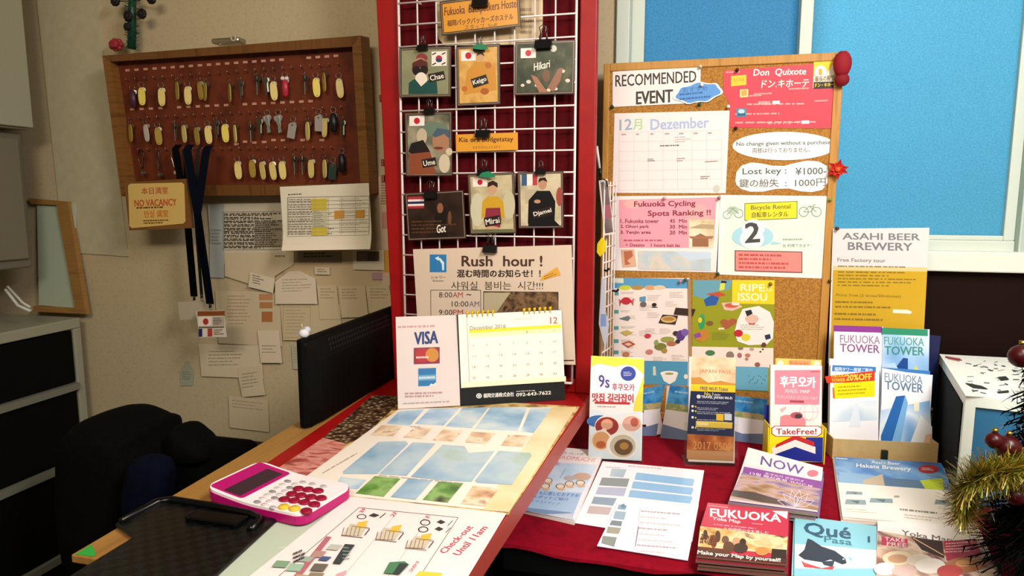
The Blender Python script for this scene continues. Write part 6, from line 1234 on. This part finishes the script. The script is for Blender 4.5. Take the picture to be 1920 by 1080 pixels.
# NOW magazine stack
def h4(c):
    c.down = (-0.25, 1)
    c.poly([(300, 503), (645, 590), (640, 640), (285, 565)], '#f2ece8'); c.poly([(282, 578), (641, 646), (636, 692), (270, 622)], '#8a4aa0'); c.t('NOW', 364, 537, 558, 584, 34, '#6a4a9a', 0.02, down=(-0.2, 1)); c.e(598, 612, 26, 14, '#e07a8a'); c.t('후쿠오카 관광안내', 380, 604, 555, 640, 9, '#f0e0f0', 0.01); c.t('12월 핵심축제 가이드북', 312, 600, 600, 664, 18, '#f0e0f0', 0.015)
    c.poly([(272, 605), (636, 680), (622, 788), (215, 742), (225, 710)], noisy('autumn_photo', ['#7a5a4a', '#a8845a', '#c8a8a0', '#8a7aa0', '#6a5a7a'], 16, 0.3, 5, (1, 2.2, 1))); c.poly([(232, 692), (330, 700), (460, 742), (480, 768), (330, 752), (222, 728)], '#4a4038')
    for a in (-70, -40, -12, 12, 40, 70):
        r_ = math.radians(a); tx, ty = 520 + 90 * math.sin(r_), 770 - 85 * math.cos(r_); nx, ny = math.cos(r_) * 18, math.sin(r_) * 18; mx_, my_ = (520 + tx) / 2, (772 + ty) / 2
        for q in ((520, 775, mx_ + nx, my_ + ny), (mx_ + nx, my_ + ny, tx, ty), (tx, ty, mx_ - nx, my_ - ny), (mx_ - nx, my_ - ny, 520, 775)): c.line(*q, 2.5, '#e4e0ec')
wv = lambda u, v: 0.010 * (1 - u) * 0.5 * max(0, 0.6 + v) - 0.004 * abs(u) 
o = flat('event_magazine', 'white and purple event magazine with a lotus drawing, topmost of its stack', W2, TZ + 0.024, [(300, 503), (645, 590), (620, 790), (215, 745)], '#e8dce0', h4, t=0.0028, bend=((lambda u, v: 0.006 * v * v), (1, 26)), grp='purple event magazines')
stack_under(o, 0.165, 0.262, 7, 0.003, '#8a6aa0', 'purple event magazine', 'purple event magazines', '#8a7a68', bend=lambda u, v: 0.006 * v * v, seed=4)
# brewery leaflet stack
def h5(c):
    c.poly([(697, 530), (1190, 560), (1225, 640), (1250, 690), (715, 650)], noisy('brewery_sky_photo', ['#2a5ab0', '#4a88d0', '#8ab8e0', '#3a6ac0'], 10, 0.25, 3)); c.poly([(720, 600), (900, 620), (925, 665), (718, 650)], '#8ab4d8'); c.poly([(830, 640), (920, 610), (930, 665), (830, 655)], '#c8b89a'); c.poly([(925, 628), (1110, 640), (1130, 682), (930, 668)], '#5a7a9a'); c.poly([(1090, 640), (1195, 630), (1205, 690), (1120, 684)], '#c4d83a')
    c.t('Asahi Beer', 868, 548, 1000, 556, 14, '#e8ecf4', 0.02); c.t('Hakata Brewery', 800, 562, 1050, 580, 22, '#f0f2f8', 0.03); c.e(1132, 588, 48, 20, '#b0303c'); c.lines(1100, 580, 1165, 584, 14, 2, '#f0c8c0', 4); c.lines(705, 534, 760, 538, 10, 1, '#d8e4f0', 2)
    c.poly([(715, 650), (1250, 690), (1335, 862), (735, 808)], '#f2ece0')
    for x, y, w_, h_ in ((755, 690, 70, 18), (865, 722, 100, 24), (752, 728, 90, 26), (1165, 730, 70, 24)): c.poly([(x, y), (x + w_, y + 4), (x + w_ + 3, y + h_), (x - 6, y + h_ - 3)], '#8aa0a8'); c.poly([(x + 20, y + 6), (x + w_ * 0.7, y + 8), (x + w_ * 0.6, y + h_ - 4)], '#5a6a6a')
    c.lines(1000, 768, 1260, 795, 14, 1, '#8a8a78', 4); c.e(985, 716, 14, 5, '#a8a890'); c.lines(1020, 795, 1200, 815, 24, 2, '#c8c0b0', 6, wd=0.4); c.lines(750, 770, 900, 778, 20, 2, '#d0c8b8', 8, wd=0.3)
o = flat('brewery_leaflet', 'blue and white brewery tour leaflet, topmost of its stack by the gold tinsel', W2, TZ + 0.011, [(697, 530), (1190, 560), (1335, 862), (735, 808)], '#f2ece0', h5, t=0.0025, grp='brewery tour leaflets', fitrect=True)
# shop map booklets
def h6(c):
    c.down = (-0.15, 1)
    c.poly([(1175, 455), (1660, 505), (1655, 665), (1130, 600)], '#c02a4a'); c.t('FUKUOKA', 1190, 490, 1612, 525, 48, '#f6e8ea', 0.045, down=(0, 1)); c.poly([(1560, 505), (1655, 508), (1650, 555)], '#f6e8ea'); c.t('Yoka Map', 1205, 540, 1372, 562, 24, '#f0d8dc', 0.03); c.lines(1180, 470, 1300, 482, 8, 1, '#e0a0a8', 2); c.lines(1210, 580, 1600, 620, 14, 1, '#e08a98', 4); c.lines(1440, 575, 1520, 584, 12, 1, '#e08a98', 5); c.t('九州福岡の今を楽しむ', 1270, 604, 1540, 630, 16, '#f0d8dc', 0.01)
    c.poly([(1130, 598), (1655, 662), (1648, 770), (1115, 720)], noisy('street_food_photo', ['#8a5a30', '#d8a860', '#f0d8a8', '#5a3a20'], 26, 0.3, 3))
    for x, y, rx_, ry_, k in ((1160, 650, 14, 30, '#3a2416'), (1235, 660, 16, 36, '#4a2814'), (1210, 690, 20, 40, '#8a4a20'), (1280, 680, 22, 24, '#6a4a38'), (1345, 690, 24, 24, '#c89a78'), (1385, 695, 20, 22, '#2a1c18'), (1370, 730, 46, 30, '#3a2a24'), (1300, 725, 34, 34, '#5a3a28'), (1520, 690, 30, 24, '#e0c090'), (1590, 690, 40, 28, '#ecd0a0'), (1500, 750, 40, 26, '#c88a48')): c.e(x, y, rx_, ry_, k)
    c.poly([(1560, 735), (1648, 742), (1645, 800), (1555, 790)], '#241a18'); c.poly([(1115, 722), (1310, 745), (1300, 770), (1110, 770)], '#5a3020'); c.t('夜の屋台', 1140, 640, 1240, 660, 60, '#5a2a18', 0.02, down=(-0.3, 1))
    c.poly([(1113, 750), (1650, 800), (1646, 825), (1108, 775)], '#3a2620'); c.t('Make your Map by yourself!', 1115, 745, 1612, 795, 28, '#f4e8dc', 0.03)
o = flat('city_map_booklet', 'red city map booklet with a street food photo, topmost of its stack', W3, TZ + 0.024, [(1175, 455), (1660, 505), (1645, 825), (1108, 775)], '#c02a4a', h6, t=0.003, grp='red city map booklets', edge='#7a5a48')
stack_under(o, 0.148, 0.205, 6, 0.0033, '#8a2436', 'red city map booklet', 'red city map booklets', '#6a5446', seed=6)
def h7(c):
    c.poly([(517, 800), (893, 850), (893, 965), (517, 935)], '#8accdc'); c.poly([(517, 932), (700, 945), (893, 962), (890, 1060), (515, 1055)], '#eef0f2'); c.poly([(515, 1045), (890, 1045), (890, 1080), (515, 1080)], '#8accdc')
    c.t('Qué', 560, 832, 772, 858, 62, '#2a5a74', 0.04, down=(0, 1)); c.t('Pasa', 652, 896, 778, 912, 28, '#3a7a90', 0.03, down=(0, 1)); c.t('1', 852, 898, 862, 899, 28, '#2a5a74', 0.02)
    c.poly([(532, 985), (560, 960), (575, 908), (595, 915), (640, 945), (700, 965), (748, 1000), (755, 1022), (735, 1028), (680, 1005), (640, 1018), (600, 1012), (560, 1005)], '#25384a'); c.poly([(560, 1005), (600, 1012), (640, 1018), (600, 1050), (580, 1040)], '#dfe4e8'); c.poly([(640, 1015), (700, 1010), (690, 1040), (650, 1030)], '#2c4254'); c.poly([(545, 1010), (560, 1020), (640, 1045), (700, 1035), (690, 1052), (560, 1040)], '#c84a50'); c.poly([(760, 990), (785, 1005), (770, 1012)], '#8accdc'); c.e(740, 1004, 5, 3, '#f0f0f0')
o = flat('whale_booklet', 'light blue booklet with a drawn whale, at the front edge of the cloth', W2, TZ + 0.010, [(517, 800), (893, 850), (890, 1082), (513, 1076)], '#8accdc', h7, t=0.003, grp='light blue whale booklets')
stack_under(o, 0.140, 0.195, 2, 0.003, '#8accdc', 'light blue whale booklet', 'light blue whale booklets', '#c8d8dc', seed=8)
def h8(c):
    c.poly([(897, 825), (1340, 850), (1370, 900), (1378, 925), (1150, 915), (900, 872)], '#f6f0ec'); c.t('Yoka Map', 1008, 868, 1240, 905, 30, '#6a605c', 0.02, down=(0.02, 1)); c.lines(1270, 880, 1340, 878, 20, 1, '#a8a09c', 2)
    c.poly([(898, 872), (1150, 915), (1378, 925), (1470, 1090), (890, 1090)], noisy('dish_photo', ['#5a2a2c', '#a87a60', '#e0c8b0', '#7a3a38', '#f0e4d4'], 12, 0.3, 3)); c.poly([(1050, 900), (1195, 920), (1205, 1000), (1100, 960)], '#3a2420'); c.line(1060, 905, 1200, 985, 4, '#d8b07a')
    c.p(915, 898, 1035, 910, 40, '#c02a4c'); c.t('TAKE', 930, 902, 1022, 910, 16, '#f4dce0', 0.02); c.t('FREE', 940, 924, 1030, 932, 16, '#f4dce0', 0.03); c.poly([(1200, 920), (1345, 918), (1378, 990), (1215, 1012)], '#b02844'); c.lines(1210, 928, 1335, 924, 50, 4, '#f0b8c0', 5, wd=0.4)
    c.e(990, 1000, 70, 34, '#e8d4b4'); c.e(990, 1002, 46, 20, '#c89a78'); c.e(1090, 1010, 60, 30, '#e4d8c8'); c.e(1140, 1035, 70, 36, '#f0e8e0'); c.e(1300, 1030, 90, 34, '#b87a50'); c.e(1290, 1024, 34, 16, '#e0a060'); c.e(1230, 1060, 60, 30, '#c04a48'); c.e(930, 1050, 50, 30, '#f2ece6'); c.e(1020, 1060, 60, 26, '#d8b8b0')
o = flat('food_map_booklet', 'white-topped food map booklet with a curled right edge at the lower right', W2, TZ + 0.012, [(897, 830), (1350, 856), (1470, 1095), (890, 1090)], '#f2e8e2', h8, t=0.003, grp='food map booklets', bend=((lambda u, v: 0.008 * max(0, u - 0.3) ** 2), (0, 24)))
stack_under(o, 0.18, 0.215, 3, 0.003, '#e8dcd8', 'food map booklet', 'food map booklets', '#e6dcd6', seed=9)
_b = bpy.data.objects['brewery_leaflet']; stack_under(_b, 0.218, 0.318, 3, 0.0026, '#f0eade', 'brewery tour leaflet', 'brewery tour leaflets', '#ece4d8', seed=11)

# ---- white box with blue side
t_ = thing('display_box', 'white-edged box with a blue front and handwritten top, at the right edge of the table', 'box', (0.75, 1.65, TZ))
A = Vector((0.530, 1.455)); B = Vector((0.605, 1.838)); d_ = (B - A).normalized(); e_ = Vector((d_.y, -d_.x)); WB = 0.36; DB = (B - A).length; ZB = 1.10
def bq(a0, a1, b0, b1): return [tuple(A + e_ * a + d_ * b) for a, b in ((a0, b0), (a1, b0), (a1, b1), (a0, b1))]
wb = mat('#dfe8de', 0.4)
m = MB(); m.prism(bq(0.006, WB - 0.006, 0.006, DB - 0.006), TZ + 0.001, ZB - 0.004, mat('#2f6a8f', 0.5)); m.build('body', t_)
m = MB()
for a0 in (0, WB - 0.018):
    for b0 in (0, DB - 0.018): m.prism(bq(a0, a0 + 0.018, b0, b0 + 0.018), TZ + 0.0005, ZB - 0.02, wb)
m.prism(bq(0, WB, 0, DB), ZB - 0.022, ZB, wb); m.build('edge_frame', t_, bevel=0.001)
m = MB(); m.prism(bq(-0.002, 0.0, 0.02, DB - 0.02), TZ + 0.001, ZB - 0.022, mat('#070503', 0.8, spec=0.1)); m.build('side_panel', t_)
c = Card('message_sheet', PZ(ZB + 0.0012), W6, [(128, 216), (520, 236), (620, 400), (230, 378)], '#eef2ea', t=0.0008, fitrect=False); R = random.Random(4)
c.poly([(148, 222), (210, 232), (205, 246), (160, 236)], '#b88a8a'); c.line(150, 228, 215, 240, 5, '#8a2a34')
for k in range(46):
    x, y = R.uniform(215, 470), R.uniform(245, 372); x = max(x, 130 + (y - 216) * 0.7 + 25); c.line(x, y, x + R.uniform(8, 26), y + R.uniform(-6, 6), R.uniform(2, 4), R.choice(['#4a5a58', '#7a8a88', '#9aa8a0', '#5a6a7a']))
for q in ([(225, 330), (290, 342), (320, 356), (260, 350)], [(350, 365), (395, 360), (400, 368), (360, 371)], [(355, 308), (385, 305), (400, 318), (368, 322)]): c.poly(q, '#2a302e')
c.finish('white sheet covered in scribbled drawings on top of the blue-fronted box', 'sheet')

# ---- small Christmas tree with tinsel
TX, TY = 0.562, 1.165
t_ = thing('christmas_tree', 'dark green tabletop Christmas tree with frosted tips at the right edge', 'christmas tree', (TX, TY, TZ))
ndl = mat('#020603', 0.8, spec=0.08); R = random.Random(12)
m = MB(); m.tube([(TX, TY, TZ), (TX, TY, 1.42)], [0.012, 0.004], mat('#1c120a', 0.8), n=8); m.build('trunk', t_)
m = MB(); m.lathe([(0.04, 0), (0.04, 0.03), (0.04, 0.05), (0.015, 0.055)], mat('#1a0a0c', 0.6), 16, TR((TX, TY, TZ + 0.0005))); m.build('base', t_)
m = MB(); fm = MB()
def trad(z): return 0.03 + 0.092 * max(0, (1.40 - z) / (1.40 - 0.96)) if z > 0.96 else 0.122
for k in range(900):
    z = TZ + 0.050 + (R.random() ** 1.25) * 0.47; an = R.uniform(0, 2 * PI); rr = trad(z) * R.uniform(0.7, 1.0); ca, sa = math.cos(an), math.sin(an)
    p0 = Vector((TX + ca * 0.01, TY + sa * 0.01, z + 0.02)); p1 = Vector((TX + ca * rr, TY + sa * rr, z - 0.025))
    m.tube([p0, p1], [0.002, 0.001], ndl, n=3, caps=False)
    frost = R.random() < 0.22 and z > 1.0
    for j in range(16):
        f = 0.25 + 0.75 * j / 15; q = p0.lerp(p1, f); d = Vector((R.uniform(-1, 1), R.uniform(-1, 1), R.uniform(-0.5, 1))).normalized() + (p1 - p0).normalized() * 0.9
        e2 = q + d.normalized() * 0.020; s2 = d.cross(Vector((0.3, 0.2, 1))).normalized() * 0.0015
        (fm if frost and f > 0.8 else m).add([tuple(q - s2), tuple(q + s2), tuple(e2)], [(0, 1, 2)], mat('#d4e0ec', 0.3) if frost and f > 0.8 else ndl)
o = m.build('foliage', t_); o['kind'] = 'stuff'
o = fm.build('frosted_tips', t_); o['kind'] = 'stuff'
for (x, y, rr, lab) in ((1890, 838, 0.017, 'dark red bauble on the Christmas tree just above the gold tinsel'), (1864, 826, 0.012, 'small dark red bauble left of the bigger one above the gold tinsel'), (1914, 668, 0.016, 'red bauble high on the Christmas tree at the edge of the photo'), (1905, 930, 0.014, 'dark red bauble below the gold tinsel')):
    p = hit(PY(TY - 0.085), x, y); b = thing('bauble', lab, 'bauble', p, 'red baubles on the Christmas tree')
    a = MB(); a.ball(p, rr, rr, rr, mat('#3a0408', 0.35)); a.build('ball', b); a = MB(); a.tube([p + Vector((0, 0, rr)), p + Vector((0, 0, rr + 0.006))], 0.004, mat('#b08a3a', 0.3, 1.0), n=8); a.build('cap', b)
# gold tinsel draped at the front left of the tree
R = random.Random(21); m = MB(); gold = [mat('#a88a2a', 0.3, 0.5), mat('#d8c05a', 0.3, 0.5), mat('#6a6a20', 0.4, 0.3), mat('#8a9a3a', 0.35, 0.3), mat('#f4e88a', 0.25, 0.4)]  # palest strands have the tinsel's sparkle put into their colour
path = [hit(PY(yy), x, y) for x, y, yy in ((1812, 975, 1.12), (1806, 938, 1.10), (1816, 905, 1.085), (1850, 888, 1.07), (1890, 882, 1.065), (1935, 880, 1.07), (1990, 865, 1.10))] + [Vector((TX + 0.098 * math.cos(a_), TY + 0.098 * math.sin(a_), 1.045 + 0.03 * k_)) for k_, a_ in enumerate((-0.2, 0.5, 1.1))]
m.tube(path, 0.003, gold[2], n=5)
for seg in range(len(path) - 1):
    for k in range(620):
        q = path[seg].lerp(path[seg + 1], R.random()); d = Vector((R.uniform(-1, 1), R.uniform(-1, 1), R.uniform(-1, 1))).normalized(); L_ = R.uniform(0.018, 0.042); s2 = d.cross(Vector((0.31, 0.5, 0.8))).normalized() * 0.0008
        m.add([tuple(q - s2), tuple(q + s2), tuple(q + d * L_ + s2 * 0.6), tuple(q + d * L_ - s2 * 0.6)], [(0, 1, 2, 3)], gold[R.choice((0, 0, 1, 2, 2, 3, 4))])
tag(m.build('gold_tinsel'), 'bushy gold tinsel garland hanging on the Christmas tree', 'tinsel')
